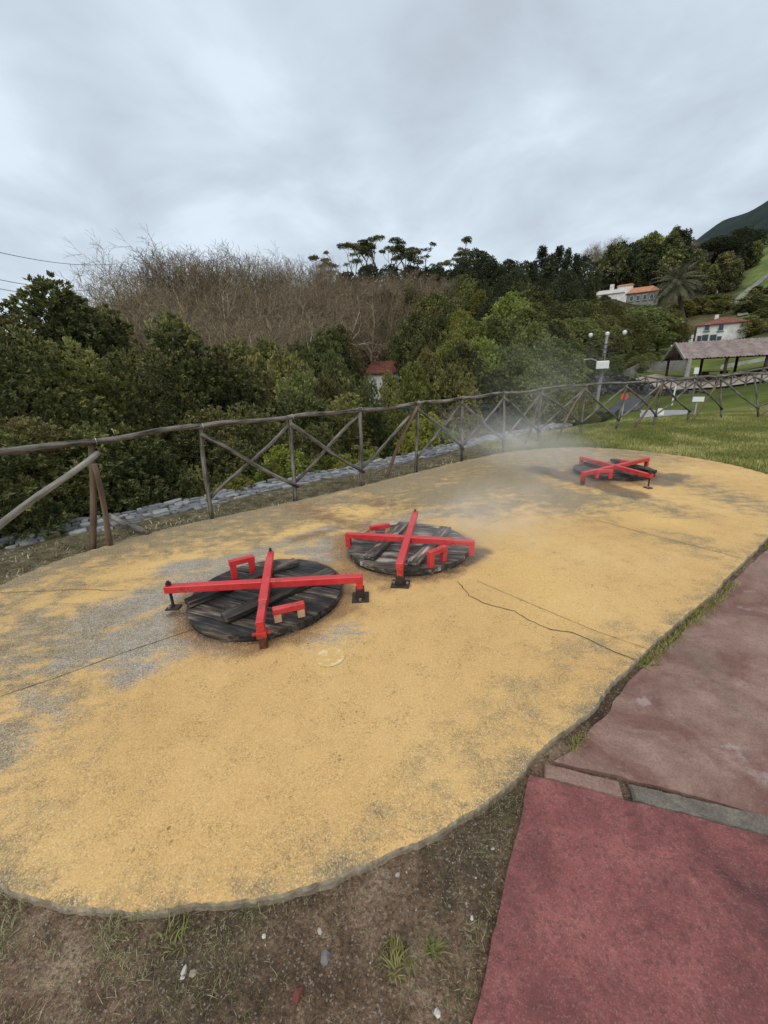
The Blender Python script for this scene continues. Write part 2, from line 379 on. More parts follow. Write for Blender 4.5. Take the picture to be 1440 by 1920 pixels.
def terrain(x, y):
    x = np.asarray(x, float); y = np.asarray(y, float)
    s = fdist(x, y); r = np.hypot(x, y)
    near = -0.038 + 0.03 * (fbm(x * 1.3, y * 1.3, 3, 5) - 0.5)
    if near.size > 1 and 'padc' in globals() and near.size < 2e5 and near.size > 5000:
        m_ = np.hypot(x, y) < 5
        if m_.any():
            xm, ym = x[m_], y[m_]; de = np.full(xm.shape, 9.)
            for q in padc[::4]: de = np.minimum(de, np.hypot(xm - q[0], ym - q[1]))
            near = near.copy(); near[m_] += np.exp(-(de / .06) ** 2) * (.075 * fbm(xm * 5, ym * 5, 3, 41) - .014)
    lawn = sstep(y - 0.35 * x, 6.0, 9.0) * sstep(x, 3.5, 5.5)
    near = near + lawn * (0.03 + 0.05 * (fbm(x * .4, y * .4, 2, 9) - .5))
    tz = table(x, y) + (fbm(x * .08, y * .08, 3, 3) - .5) * np.clip(r * 0.02, 0, 3)
    left = 1 - sstep(x, 3.5, 6.5)           # stone-faced drop on the left, gentle bank on the right
    k = sstep(s, 1.12, 1.5) * left + sstep(s, 0.3, 6.0) * (1 - left)
    drop = np.minimum(tz, -1.6 * sstep(s, 1.12, 1.5) * left - 0.05)
    out_z = np.where(left > 0.5, drop + (tz - drop) * sstep(s, 1.5, 3.7), tz)
    far = (1 - sstep(-y, -1, 4))
    return near * (1 - k) + out_z * k

def make_ground():
    th = np.concatenate([np.arange(-80, 80.01, 0.45), np.arange(84, 277, 5)]) * PI / 180
    rr = [0.25]
    while rr[-1] < 5000: rr.append(rr[-1] * (1.028 if rr[-1] < 16 else 1.055))
    rr = np.array(rr); nt_, nr = len(th), len(rr)
    T, Rr = np.meshgrid(th, rr)
    X = (Rr * np.sin(T)).ravel(); Y = (Rr * np.cos(T)).ravel()
    Z = terrain(X, Y)
    s = fdist(X, Y); r = np.hypot(X, Y); az = np.degrees(np.arctan2(X, Y))
    V = np.stack([X, Y, Z], 1); V = np.concatenate([V, [[0, 0, -0.05]]])
    i = np.arange(nr - 1)[:, None]; j = np.arange(nt_)[None, :]; j2 = (j + 1) % nt_
    F = np.stack([(i * nt_ + j), ((i + 1) * nt_ + j), ((i + 1) * nt_ + j2), (i * nt_ + j2)], -1).reshape(-1, 4)
    c = len(V) - 1
    Fc = np.stack([np.full(nt_, c), np.arange(nt_), (np.arange(nt_) + 1) % nt_, (np.arange(nt_) + 1) % nt_], 1)
    faces = [tuple(f) for f in F] + [(c, k, (k + 1) % nt_) for k in range(nt_)]
    me = mesh('ground', V, faces, [M_ground], None, True)
    # zones: what grows or lies there
    lawn = np.maximum(sstep(X * 0.9 + (Y - 8.4) * 0.5, 2.6, 3.6) * sstep(Y, 5.0, 7.0), 0)
    strip = sstep(s, -1.3, -0.5) * (1 - lawn) * (s < 1.5)
    soil = (1 - lawn) * (1 - strip) * (s < 1.0)
    col = np.zeros((len(X), 3)); col[:] = (0.045, 0.042, 0.022)      # forest floor
    def paint(w_, c_):
        nonlocal col
        w_ = np.clip(w_, 0, 1)[:, None]; col = col * (1 - w_) + np.array(c_) * w_
    n = fbm(X * .15, Y * .15, 3, 21); n2 = fbm(X * .6, Y * .6, 3, 33)
    grass = (0.115, 0.145, 0.028); pasture = (0.125, 0.16, 0.045)
    paint(sstep(az, 23, 27) * (1 - sstep(r, 100, 120)), grass)
    paint(sstep(az, 38.5, 40.5) * sstep(r, 125, 140) * (1 - sstep(r, 330, 360)), pasture)
    paint(sstep(az, 33, 34) * (1 - sstep(az, 37.5, 38.5)) * sstep(r, 124, 128) * (1 - sstep(r, 138, 142)), (0.10, 0.085, 0.045))
    paint(np.exp(-((az - 1.5) / 3.5) ** 2 - ((r - 52) / 9) ** 2) * 1.6, (0.08, 0.125, 0.03))
    paint(sstep(r, 380, 520), (0.018, 0.028, 0.024))
    paint((n2 - .55) * 3 * (az > 24) * (r < 70), (0.16, 0.14, 0.05))
    z3 = np.stack([soil, lawn * (s < 8), strip], 1)
    cattr(me, 'col', np.concatenate([col, [[.1, .08, .05]]])); cattr(me, 'zone', np.concatenate([z3, [[1, 0, 0]]]))
    return struct(link('ground', me))

def ground_mat():
    k = N('soil_and_grass'); v = k.pos()
    col = k.attr('col', 0); zn = k.n('ShaderNodeSeparateColor'); k.set(zn.inputs[0], k.attr('zone', 0))
    a = k.noise(v, 2.2, 6, 0.62, 0.3); b = k.noise(v, 14, 5, 0.7); c = k.noise(v, 70, 4, 0.7); gc_ = k.n('ShaderNodeSeparateColor'); k.set(gc_.inputs[0], k.vor(v, 190, 'F1', 1)); g = gc_.outputs[0]
    col = k.mix(1.0, col, k.ramp(k.noise(v, 0.35, 6, 0.65), [(0.3, (0.65, 0.65, 0.65)), (0.7, (1.3, 1.3, 1.3))]), 'MULTIPLY')
    col = k.mix(1.0, col, k.ramp(k.noise(v, 0.045, 5, 0.75), [(0.36, (0.55, 0.6, 0.6)), (0.62, (1.35, 1.3, 1.25))]), 'MULTIPLY')
    s0 = k.ramp(k.math('MULTIPLY_ADD', b, 0.4, k.math('MULTIPLY', a, 0.6)), [(0.36, (0.085, 0.055, 0.037)), (0.46, (0.175, 0.112, 0.070)), (0.54, (0.285, 0.185, 0.117)), (0.64, (0.48, 0.345, 0.235))])
    s0 = k.mix(k.rng(k.noise(k.map(v, loc=(5, 3, 0)), 1.1, 4, 0.6), 0.5, 0.66, 0, 0.65), s0, (0.105, 0.10, 0.062))
    s0 = k.mix(k.rng(c, 0.38, 0.62, 0.0, 0.9), s0, k.mix(0.6, s0, (0.03, 0.022, 0.017)), 'MIX')
    s0 = k.mix(k.rng(g, .7, .95, 0, .6), s0, k.mix(.6, s0, (.02, .015, .012))); s0 = k.mix(k.rng(g, .12, .02, 0, .6), s0, (0.38, 0.31, 0.25))
    l0 = k.ramp(k.math('MULTIPLY_ADD', c, 0.4, k.math('MULTIPLY', k.noise(v, 1.1, 5, 0.7), 0.6)), [(0.35, (0.10, 0.115, 0.03)), (0.5, (0.19, 0.19, 0.055)), (0.66, (0.29, 0.25, 0.095))])
    t0 = k.ramp(k.math('MULTIPLY_ADD', c, 0.5, k.math('MULTIPLY', k.noise(v, 7, 5, 0.7), 0.5)), [(0.36, (0.055, 0.048, 0.026)), (0.48, (0.13, 0.105, 0.058)), (0.57, (0.24, 0.20, 0.115)), (0.66, (0.50, 0.45, 0.33))])
    col = k.mix(zn.outputs[0], col, s0); col = k.mix(zn.outputs[2], col, t0); col = k.mix(zn.outputs[1], col, l0)
    h = k.math('ADD', k.math('MULTIPLY', b, 1.2), k.math('ADD', k.math('MULTIPLY', c, 0.6), k.math('MULTIPLY', g, 0.35)))
    k.pbsdf(col, 0.95, k.bump(h, 1.0, 0.025), 0.12); return k.m
M_ground = ground_mat()
make_ground()

def tz(x, y): return float(terrain(np.array([x]), np.array([y]))[0])
def at(px, r):                              # ground point straight below the viewing direction px at distance r
    p = P(px, 700, r); return Vector((p.x, p.y, tz(p.x, p.y)))

# ------------------------------------------------------------------ yellow pad
PAD = [(-1.38, 0.94), (-1.22, 0.9), (-1.11, 0.872), (-1.0, 0.858), (-0.86, 0.852), (-0.75, 0.857), (-0.56, 0.862), (-0.44, 0.872), (-0.27, 0.91), (-0.11, 0.96), (-0.03, 0.99), (0.09, 1.03), (0.21, 1.085), (0.33, 1.14), (0.43, 1.2), (0.55, 1.28), (0.7, 1.4), (0.92, 1.54), (1.01, 1.6), (1.22, 1.775), (1.45, 1.945), (1.57, 2.03), (1.95, 2.3), (2.39, 2.6), (3.07, 3.1), (3.74, 3.6), (4.6, 4.25), (5.35, 4.9), (5.8, 5.6), (5.98, 6.4), (5.91, 7.21), (5.61, 7.95), (5.2, 8.55), (4.6, 8.98), (3.8, 9.08), (2.85, 8.82), (2.06, 8.33), (1.61, 8.01), (0.6, 7.16), (-0.34, 6.35), (-1.27, 5.63), (-2.23, 4.96), (-2.57, 4.71), (-2.87, 4.45), (-3.15, 4.08), (-3.4, 3.7), (-3.5, 3.2), (-3.42, 2.65), (-3.1, 2.1), (-2.6, 1.65), (-2.1, 1.3), (-1.7, 1.08)]
def catmull(P_, n):
    P_ = np.array(P_, float); m = len(P_); out_ = []
    for i in range(m):
        p0, p1, p2, p3 = P_[i - 1], P_[i], P_[(i + 1) % m], P_[(i + 2) % m]
        for t in np.linspace(0, 1, n, endpoint=False):
            out_.append(0.5 * ((2 * p1) + (-p0 + p2) * t + (2 * p0 - 5 * p1 + 4 * p2 - p3) * t * t + (-p0 + 3 * p1 - 3 * p2 + p3) * t ** 3))
    return np.array(out_)
padc = catmull(PAD, 12)
_nrm = np.roll(padc, -1, 0) - np.roll(padc, 1, 0); _nrm = np.stack([_nrm[:, 1], -_nrm[:, 0]], 1); _nrm /= np.linalg.norm(_nrm, axis=1)[:, None]
_j = (fbm(padc[:, 0] * 6, padc[:, 1] * 6, 3, 4) - 0.5) * 0.024 + (fbm(padc[:, 0] * 45, padc[:, 1] * 45, 2, 8) - 0.5) * 0.006
padc = padc + _nrm * _j[:, None]

def segd(X, Y, a, b):
    a = np.array(a[:2]); b = np.array(b[:2]); d = b - a
    t = np.clip(((X - a[0]) * d[0] + (Y - a[1]) * d[1]) / (d @ d + 1e-9), 0, 1)
    return np.hypot(X - a[0] - t * d[0], Y - a[1] - t * d[1])
LID = [(-0.955, 2.85, 0.592), (0.229, 3.68, 0.592), (3.83, 6.50, 0.60)]

def make_pad():
    c0 = np.array((0.9, 4.2)); n = len(padc); nr = 110
    fr = np.linspace(0, 1, nr + 1)[1:]
    pts = c0 + (padc[None] - c0) * fr[:, None, None]
    X = np.concatenate([[c0[0]], pts[..., 0].ravel()]); Y = np.concatenate([[c0[1]], pts[..., 1].ravel()])
    edge = np.min(np.hypot(X[:, None] - padc[None, ::3, 0], Y[:, None] - padc[None, ::3, 1]), 1)
    Z = np.zeros_like(X) + 0.004 * (fbm(X * 2, Y * 2, 2, 2) - .5) - 0.006 * np.exp(-(edge / 0.012) ** 2)
    V = [(x, y, z) for x, y, z in zip(X, Y, Z)]
    F = [(0, 1 + i, 1 + (i + 1) % n) for i in range(n)]
    for k in range(nr - 1):
        a = 1 + k * n; b = a + n
        F += [(a + i, b + i, b + (i + 1) % n, a + (i + 1) % n) for i in range(n)]
    lastr = 1 + (nr - 1) * n; k0 = len(V)
    for i in range(n):
        q = padc[i] + _nrm[i] * (0.002 + .006 * random.random()); V.append((q[0], q[1], -0.012 - 0.006 * random.random()))
    for i in range(n):
        q = padc[i] + _nrm[i] * 0.007; V.append((q[0], q[1], -0.12))
    fm = [0] * len(F)
    F += [(lastr + i, k0 + i, k0 + (i + 1) % n, lastr + (i + 1) % n) for i in range(n)]
    F += [(k0 + i, k0 + n + i, k0 + n + (i + 1) % n, k0 + (i + 1) % n) for i in range(n)]
    fm += [1] * (2 * n)
    tot = len(V)
    grey = np.zeros(tot); brown = np.zeros(tot); wet = np.zeros(tot); rust = np.zeros(tot); bright = np.zeros(tot)
    XX = np.array([v[0] for v in V]); YY = np.array([v[1] for v in V])
    def stroke(arr, a, b, wd, amt):
        d = segd(XX, YY, G(*a), G(*b)); np.maximum(arr, amt * np.exp(-(d / wd) ** 2), out=arr)
    # worn-off paint, bare concrete showing
    for a, b, wd, am in [((420, 1075), (180, 1160), .28, 1.0), ((400, 1100), (250, 1215), .26, 1.0), ((330, 1160), (140, 1235), .20, .85), ((470, 1045), (330, 1065), .2, .9), ((250, 1240), (120, 1200), .2, .7), ((240, 1270), (330, 1225), .12, .75), ((430, 1205), (330, 1205), .12, .8), ((480, 1035), (620, 990), .16, .75), ((610, 1010), (600, 1055), .16, .8), ((560, 1030), (640, 1040), .2, .75), ((600, 1200), (650, 1185), .15, .55), ((60, 1160), (20, 1260), .25, .5), ((690, 990), (820, 960), .25, .55), ((100, 1330), (40, 1300), .12, .6), ((0, 1390), (60, 1380), .22, .55)]:
        stroke(grey, a, b, wd, am)
    for a, b, wd, am in [((0, 1090), (200, 1030), .28, .8), ((200, 1030), (420, 975), .3, .75), ((420, 975), (700, 915), .3, .6), ((700, 915), (900, 865), .45, .95), ((820, 930), (1000, 880), .6, 1.05), ((950, 900), (1080, 940), .6, .95), ((0, 1102), (280, 1003), .13, 1.), ((280, 1003), (680, 912), .13, .9), ((1150, 930), (1250, 960), .35, .55), ((1280, 900), (1420, 950), .35, .45), ((880, 960), (1010, 930), .35, .7), ((600, 940), (760, 960), .25, .5), ((0, 1150), (120, 1130), .3, .5), ((850, 1480), (960, 1350), .22, .27), ((1000, 1300), (900, 1450), .2, .24), ((1060, 1240), (1180, 1180), .16, .25), ((560, 1620), (760, 1520), .10, .22), ((0, 1220), (90, 1180), .25, .6), ((1250, 1000), (1330, 1030), .3, .3)]:
        stroke(brown, a, b, wd, am)
    np.maximum(brown, .72 * sstep(YY - .45 * XX, 3.7, 5.9), out=brown); np.maximum(brown, .42 * sstep(-XX - .25 * (YY - 2.5), 1.2, 2.6), out=brown)
    np.maximum(brown, 0.38 * np.exp(-(np.concatenate([edge, np.zeros(2 * n)]) / 0.09) ** 2), out=brown)
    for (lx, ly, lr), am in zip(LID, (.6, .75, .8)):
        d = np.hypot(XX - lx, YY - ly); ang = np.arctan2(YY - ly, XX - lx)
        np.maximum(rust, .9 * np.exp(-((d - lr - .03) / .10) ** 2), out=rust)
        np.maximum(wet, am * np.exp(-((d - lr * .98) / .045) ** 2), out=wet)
    for a, b, wd, am in [((1010, 880), (1120, 905), .26, 1.0), ((1060, 895), (1190, 928), .22, .95), ((1240, 905), (1268, 892), .22, .85), ((870, 1055), (905, 1035), .10, .9), ((770, 1075), (850, 1072), .06, .6), ((745, 1098), (765, 1098), .05, .7), ((350, 1150), (325, 1150), .05, .7), ((375, 1190), (392, 1188), .02, .8), ((405, 1198), (412, 1196), .018, .8), ((790, 1087), (800, 1085), .015, .7)]:
        stroke(wet, a, b, wd, am)
    for a, b, wd, am in [((560, 1010), (600, 1000), .12, .8), ((640, 1060), (660, 1140), .12, .6), ((690, 1080), (720, 1100), .10, .5), ((640, 1010), (660, 1080), .16, .8), ((560, 950), (700, 1000), .2, .55), ((500, 1200), (640, 1150), .10, .5), ((700, 940), (760, 950), .2, .5), ((1150, 910), (1230, 908), .1, .5)]:
        stroke(rust, a, b, wd, am)
    for a, b, wd, am in [((640, 955), (680, 960), .22, 1.), ((570, 1005), (590, 1015), .10, .8), ((1230, 975), (1260, 980), .28, .9), ((1120, 950), (1180, 960), .3, .5), ((950, 1060), (1050, 1120), .3, .6), ((200, 1080), (330, 1050), .16, .8), ((100, 1130), (220, 1110), .16, .7), ((540, 1000), (600, 985), .12, .8), ((860, 985), (960, 1000), .25, .6), ((640, 925), (700, 930), .12, .5)]:
        stroke(bright, a, b, wd, am)
    me = mesh('pad', V, F, [M_pad, M_padedge], fm, False)
    for nm, ar in dict(grey=grey, brown=brown, wet=wet, rust=rust, bright=bright).items(): fattr(me, nm, ar)
    o = struct(link('concrete_pad', me))
    # joints and cracks, thin strips just above the surface
    b = B()
    def crack(px, wd, wob=0.0):
        pts = [G(*q) for q in px]; res = []
        for p, q in zip(pts[:-1], pts[1:]):
            m = max(2, int((q - p).length / 0.03))
            for t in range(m): res.append(p.lerp(q, t / m) + Vector((random.uniform(-wob, wob), random.uniform(-wob, wob), 0)))
        res.append(pts[-1])
        for i in range(len(res) - 1):
            d = (res[i + 1] - res[i]).normalized(); s_ = Vector((-d.y, d.x, 0)); w1 = wd * random.uniform(.6, 1.2) / 2
            if i == 0: prev = (res[0] + s_ * w1, res[0] - s_ * w1)
            nx = (res[i + 1] + s_ * w1, res[i + 1] - s_ * w1)
            z = Vector((0, 0, .0045)); b.add([prev[0] + z, prev[1] + z, nx[1] + z, nx[0] + z], [(0, 1, 2, 3)]); prev = nx
    crack([(0, 1307), (110, 1270), (230, 1225), (365, 1180)], .005)
    crack([(0, 1112), (100, 1108), (160, 1105), (200, 1108), (240, 1107)], .005, .006)
    crack([(858, 1090), (880, 1118), (905, 1130), (930, 1138), (965, 1147), (985, 1160), (1010, 1172), (1035, 1182), (1075, 1187), (1110, 1203), (1140, 1218), (1190, 1238)], .0065, .006)
    crack([(895, 1090), (1000, 1135), (1120, 1185), (1212, 1217)], .0032, .001)
    crack([(1090, 968), (1200, 998), (1390, 1047)], .005, .001)
    crack([(905, 987), (970, 962)], .005, .001)
    o2 = struct(b.obj('pad_cracks', simple('dark_crack', (0.05, 0.035, 0.02), (0.10, 0.07, 0.035), 30)))
    # faded round paint marks
    b = B(); c = G(619, 1233); R_ = .088
    for k in range(48):
        a0, a1 = 2 * PI * k / 48, 2 * PI * (k + 1) / 48
        for r0, r1 in ((0, .3), (.3, .55), (.55, .8), (.8, 1)):
            vv = [(c.x + R_ * r * math.cos(a), c.y + R_ * r * math.sin(a), .0046) for r, a in ((r0, a0), (r1, a0), (r1, a1), (r0, a1))]
            b.add(vv[(1 if r0 == 0 else 0):], [tuple(range(3 if r0 == 0 else 4))])
    me = b.obj('painted_mark', M_mark, loc=(c.x, c.y, 0)); struct(me)
    return o

def pad_color(k, v):
    """worn yellow paint over concrete; the masks are where it has worn, stained and stays wet"""
    A = {n: k.attr(n) for n in ('grey', 'brown', 'wet', 'rust', 'bright')}
    big = k.noise(v, 0.9, 5, 0.6, 0.4); med = k.noise(v, 6, 6, 0.68, 0.3); fine = k.noise(v, 38, 5, 0.75)
    cell = k.n('ShaderNodeSeparateColor'); k.set(cell.inputs[0], k.vor(v, 230, 'F1', 1)); grit = cell.outputs[0]; grit2 = cell.outputs[1]
    cel2 = k.n('ShaderNodeSeparateColor'); k.set(cel2.inputs[0], k.vor(k.map(v, loc=(3, 1, 0)), 85, 'F1', 1)); coarse = cel2.outputs[0]
    st = k.noise(k.map(v, (3.0, 9.0, 1), rot=(0, 0, -0.45)), 1, 6, 0.7, 0.5)
    y = k.ramp(big, [(0.3, (0.58, 0.345, 0.13)), (0.5, (0.66, 0.405, 0.155)), (0.7, (0.72, 0.465, 0.19))])
    y = k.mix(k.math('MULTIPLY', A['bright'], k.rng(med, .35, .6)), y, (0.82, 0.54, 0.18))
    y = k.mix(k.math('MULTIPLY', k.rng(med, .5, .7), .35), y, (0.50, 0.31, 0.12))
    gr = k.ramp(k.math('MULTIPLY_ADD', grit2, .4, k.math('MULTIPLY', fine, .6)), [(0.3, (0.15, 0.135, 0.115)), (0.5, (0.29, 0.265, 0.23)), (0.68, (0.50, 0.46, 0.40))])
    gm = k.math('MULTIPLY_ADD', k.math('ADD', k.rng(st, 0.25, 0.75, -.55, .55), k.math('ADD', k.rng(fine, .3, .7, -.2, .2), k.rng(grit, 0, 1, -.09, .09))), k.rng(A['grey'], 0, .35, .1, 1), A['grey'])
    y = k.mix(k.rng(gm, 0.22, 0.70, 0, .94), y, gr)
    br = k.ramp(k.math('MULTIPLY_ADD', grit2, .35, k.math('MULTIPLY', fine, .65)), [(0.32, (0.115, 0.092, 0.058)), (0.64, (0.33, 0.265, 0.165))])
    sw = k.rng(A['brown'], .0, .35, .12, 1.0)
    nb = k.math('ADD', k.rng(st, 0.25, 0.75, -.42, .42), k.math('ADD', k.rng(fine, .3, .7, -.22, .22), k.math('ADD', k.rng(med, .3, .7, -.42, .42), k.rng(grit, 0, 1, -.12, .12))))
    bm_ = k.math('SUBTRACT', k.math('MULTIPLY_ADD', nb, sw, A['brown']), k.math('MULTIPLY', A['bright'], .6))
    y = k.mix(k.rng(bm_, 0.04, 0.72, 0, .93), y, br)
    rs = k.math('MULTIPLY_ADD', k.rng(med, .25, .75, -.4, .4), k.rng(A['rust'], 0, .3, 0, 1), A['rust'])
    y = k.mix(k.rng(rs, .05, .75, 0, .82), y, (0.22, 0.115, 0.055))
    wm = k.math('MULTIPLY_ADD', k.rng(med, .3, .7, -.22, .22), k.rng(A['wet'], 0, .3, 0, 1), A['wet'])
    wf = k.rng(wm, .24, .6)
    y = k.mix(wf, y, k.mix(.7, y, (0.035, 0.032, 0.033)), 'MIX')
    dk = k.math('MULTIPLY', k.rng(grit, .70, .9), k.rng(med, .38, .6, .22, .7))
    y = k.mix(dk, y, k.mix(.62, y, (0.16, 0.09, 0.03)))
    y = k.mix(k.rng(grit, .22, .08, 0, .38), y, (0.88, 0.66, 0.34))
    y = k.mix(k.math('MULTIPLY', k.rng(coarse, .95, .99), k.rng(med, .46, .62)), y, k.mix(.6, y, (0.14, 0.09, 0.035)))
    sp = k.noise(k.map(v, loc=(9, 4, 0)), 26, 3, .6)
    y = k.mix(k.rng(sp, .68, .72, 0, .5), y, (0.22, 0.15, 0.07))
    return y, wf, fine, grit
def pad_mat():
    k = N('worn_yellow_paint'); v = k.pos(); y, wf, fine, grit = pad_color(k, v)
    h = k.math('ADD', k.math('MULTIPLY', fine, .6), k.math('MULTIPLY', grit, .35))
    k.pbsdf(y, k.rng(wf, 0, 1, .82, .38), k.bump(h, .8, .006), .3); return k.m
M_pad = pad_mat()
M_padedge = simple('bare_concrete_edge', (0.16, 0.125, 0.085), (0.42, 0.35, 0.25), 16, .9, .2, .8, .008)
def mark_mat():
    k = N('faded_white_mark'); v = k.obj(); f = k.noise(k.map(v, (1, 1.8, 1), rot=(0, 0, .6)), 17, 5, .65, .6); g = k.noise(v, 150, 2, .6)
    r = k.n('ShaderNodeVectorMath', operation='LENGTH'); k.set(r.inputs[0], v)
    rr = k.rng(r.outputs[1], .05, .085, -.02, .07)
    c = k.mix(k.rng(k.math('ADD', f, rr), .50, .64), (0.65, 0.41, 0.15), (0.76, 0.63, 0.38))
    k.pbsdf(k.mix(k.rng(g, .4, .65, 0, .35), c, (0.4, 0.28, 0.1)), .85, k.bump(g, .6, .004), .2); return k.m
M_mark = mark_mat()
make_pad()

# ------------------------------------------------------------------ red path, pink paving, kerb stones
def paint_mat(name, cols, sc=5, dirt=(0.05, 0.03, 0.03), dirtamt=.6, dlo=.56, dhi=.75, moss=None, pale=None):
    k = N(name); v = k.pos()
    a = k.noise(v, sc, 6, .65, .3); b = k.noise(v, 45, 5, .75); g_ = k.n('ShaderNodeSeparateColor'); k.set(g_.inputs[0], k.vor(v, 280, 'F1', 1)); g = g_.outputs[0]
    c = k.ramp(k.math('MULTIPLY_ADD', a, .5, k.math('MULTIPLY', b, .5)), [(.34 + .32 * i / (len(cols) - 1), q) for i, q in enumerate(cols)])
    d = k.noise(k.map(v, loc=(3, 7, 1)), 2.6, 6, .72, .5)
    c = k.mix(k.rng(d, dlo, dhi, 0, dirtamt), c, dirt)
    c = k.mix(k.rng(b, .47, .62, 0, .85), c, k.mix(.75, c, dirt))
    if moss: c = k.mix(k.rng(k.noise(k.map(v, loc=(1, 2, 3)), 1.7, 6, .7), .56, .70, 0, .6), c, moss)
    if pale: c = k.mix(k.rng(k.noise(k.map(v, loc=(8, 2, 3)), 5, 5, .6), .63, .70, 0, .6), c, pale)
    c = k.mix(k.rng(g, .55, .95, 0, .6), c, k.mix(.5, c, dirt)); c = k.mix(k.rng(g, .2, .05, 0, .2), c, k.mix(.5, c, (.75, .5, .45)))
    k.pbsdf(c, .85, k.bump(k.math('ADD', b, k.math('MULTIPLY', g, .7)), .8, .006), .25); return k.m
M_redpath = paint_mat('worn_red_paint', [(0.19, 0.060, 0.057), (0.32, 0.108, 0.098), (0.44, 0.17, 0.152)], 6, (0.085, 0.036, 0.034), .85, .44, .68)
M_pink = paint_mat('faded_pink_concrete', [(0.18, 0.108, 0.085), (0.33, 0.210, 0.165), (0.47, 0.335, 0.27)], 5, (0.17, 0.078, 0.062), .8, .46, .62, (0.15, 0.125, 0.075), (0.44, 0.36, 0.34))
def rough_poly(poly, amp, sc=14, step=.05):
    poly = [Vector((p[0], p[1])) for p in poly]; out_ = []
    for p, q in zip(poly, poly[1:] + poly[:1]):
        d = q - p; m = max(1, int(d.length / step)); nn = Vector((-d.y, d.x)).normalized()
        for t in range(m):
            s_ = p.lerp(q, t / m); out_.append(s_ + nn * float((fbm(np.array([s_.x * sc]), np.array([s_.y * sc]), 3, 3)[0] - .5) * amp))
    return [(p.x, p.y) for p in out_]
A_ = Vector((.565, 1.255)); dl = Vector((.39, .67)).normalized(); dr = Vector((.94, -.335)).normalized()
b = B(); b.prism(rough_poly([A_, A_ - dl * 5, A_ - dl * 5 + dr * 6, A_ + dr * 6], .017, 9, .02), -.14, -.004)
struct(b.obj('red_path', M_redpath))
pink = [(.70, 1.325), (1.02, 1.54), (1.3, 1.77), (1.66, 2.03), (2.02, 2.29), (2.45, 2.58), (3.15, 3.1), (3.84, 3.58), (4.7, 4.2), (5.5, 4.85), (9, 4.8), (9, -1), (4, .0), (1.36, 1.075), (.93, 1.265)]
b = B(); b.prism(rough_poly(pink, .05, 5, .04), -.14, -.022)
struct(b.obj('pink_paving', M_pink))
def kerb(name, p0, p1, wd, label, mat):
    p0, p1 = Vector((*p0, 0)), Vector((*p1, 0)); b = B(); d = (p1 - p0).normalized(); n_ = Vector((-d.y, d.x, 0)); ln = (p1 - p0).length
    poly = rough_poly([p0, p1, p1 + n_ * wd, p0 + n_ * wd], .014, 20, .02)
    m = len(poly); cx = sum(p[0] for p in poly) / m; cy = sum(p[1] for p in poly) / m
    V = [(p[0], p[1], -.15) for p in poly] + [(p[0], p[1], -.016) for p in poly] + [(cx + (p[0] - cx) * .97, cy + (p[1] - cy) * .93, -.004 + random.uniform(-.003, .003)) for p in poly]
    F = [(i, (i + 1) % m, m + (i + 1) % m, m + i) for i in range(m)] + [(m + i, m + (i + 1) % m, 2 * m + (i + 1) % m, 2 * m + i) for i in range(m)] + [tuple(2 * m + i for i in range(m))]
    b.add(V, F); return tag(b.obj(name, mat), label, 'kerb stone')
K0 = A_ + dr * .385 + Vector((.335, .94)) * .006
kerb('kerb_stone', (K0.x, K0.y), (K0.x + dr.x * .46, K0.y + dr.y * .46), .076, 'bare grey concrete kerb block between red path and pink paving', paint_mat('grey_kerb_concrete', [(.10, .083, .066), (.21, .18, .145), (.33, .29, .235)], 9, (.07, .06, .05), .5))
K1 = A_ + dr * .06 + Vector((.335, .94)) * .006
kerb('kerb_stone', (K1.x, K1.y), (K1.x + dr.x * .29, K1.y + dr.y * .29), .07, 'pinkish worn kerb block at the corner where the yellow pad meets the red path', M_pink)
kk = K0 + dr * .49
kerb('kerb_stone', (kk.x, kk.y), (kk.x + dr.x * .5, kk.y + dr.y * .5), .066, 'kerb block at the right edge of the photo above the red path', paint_mat('dark_kerb_concrete', [(.10, .09, .08), (.19, .17, .15), (.30, .28, .25)], 9, (.07, .06, .05), .5))

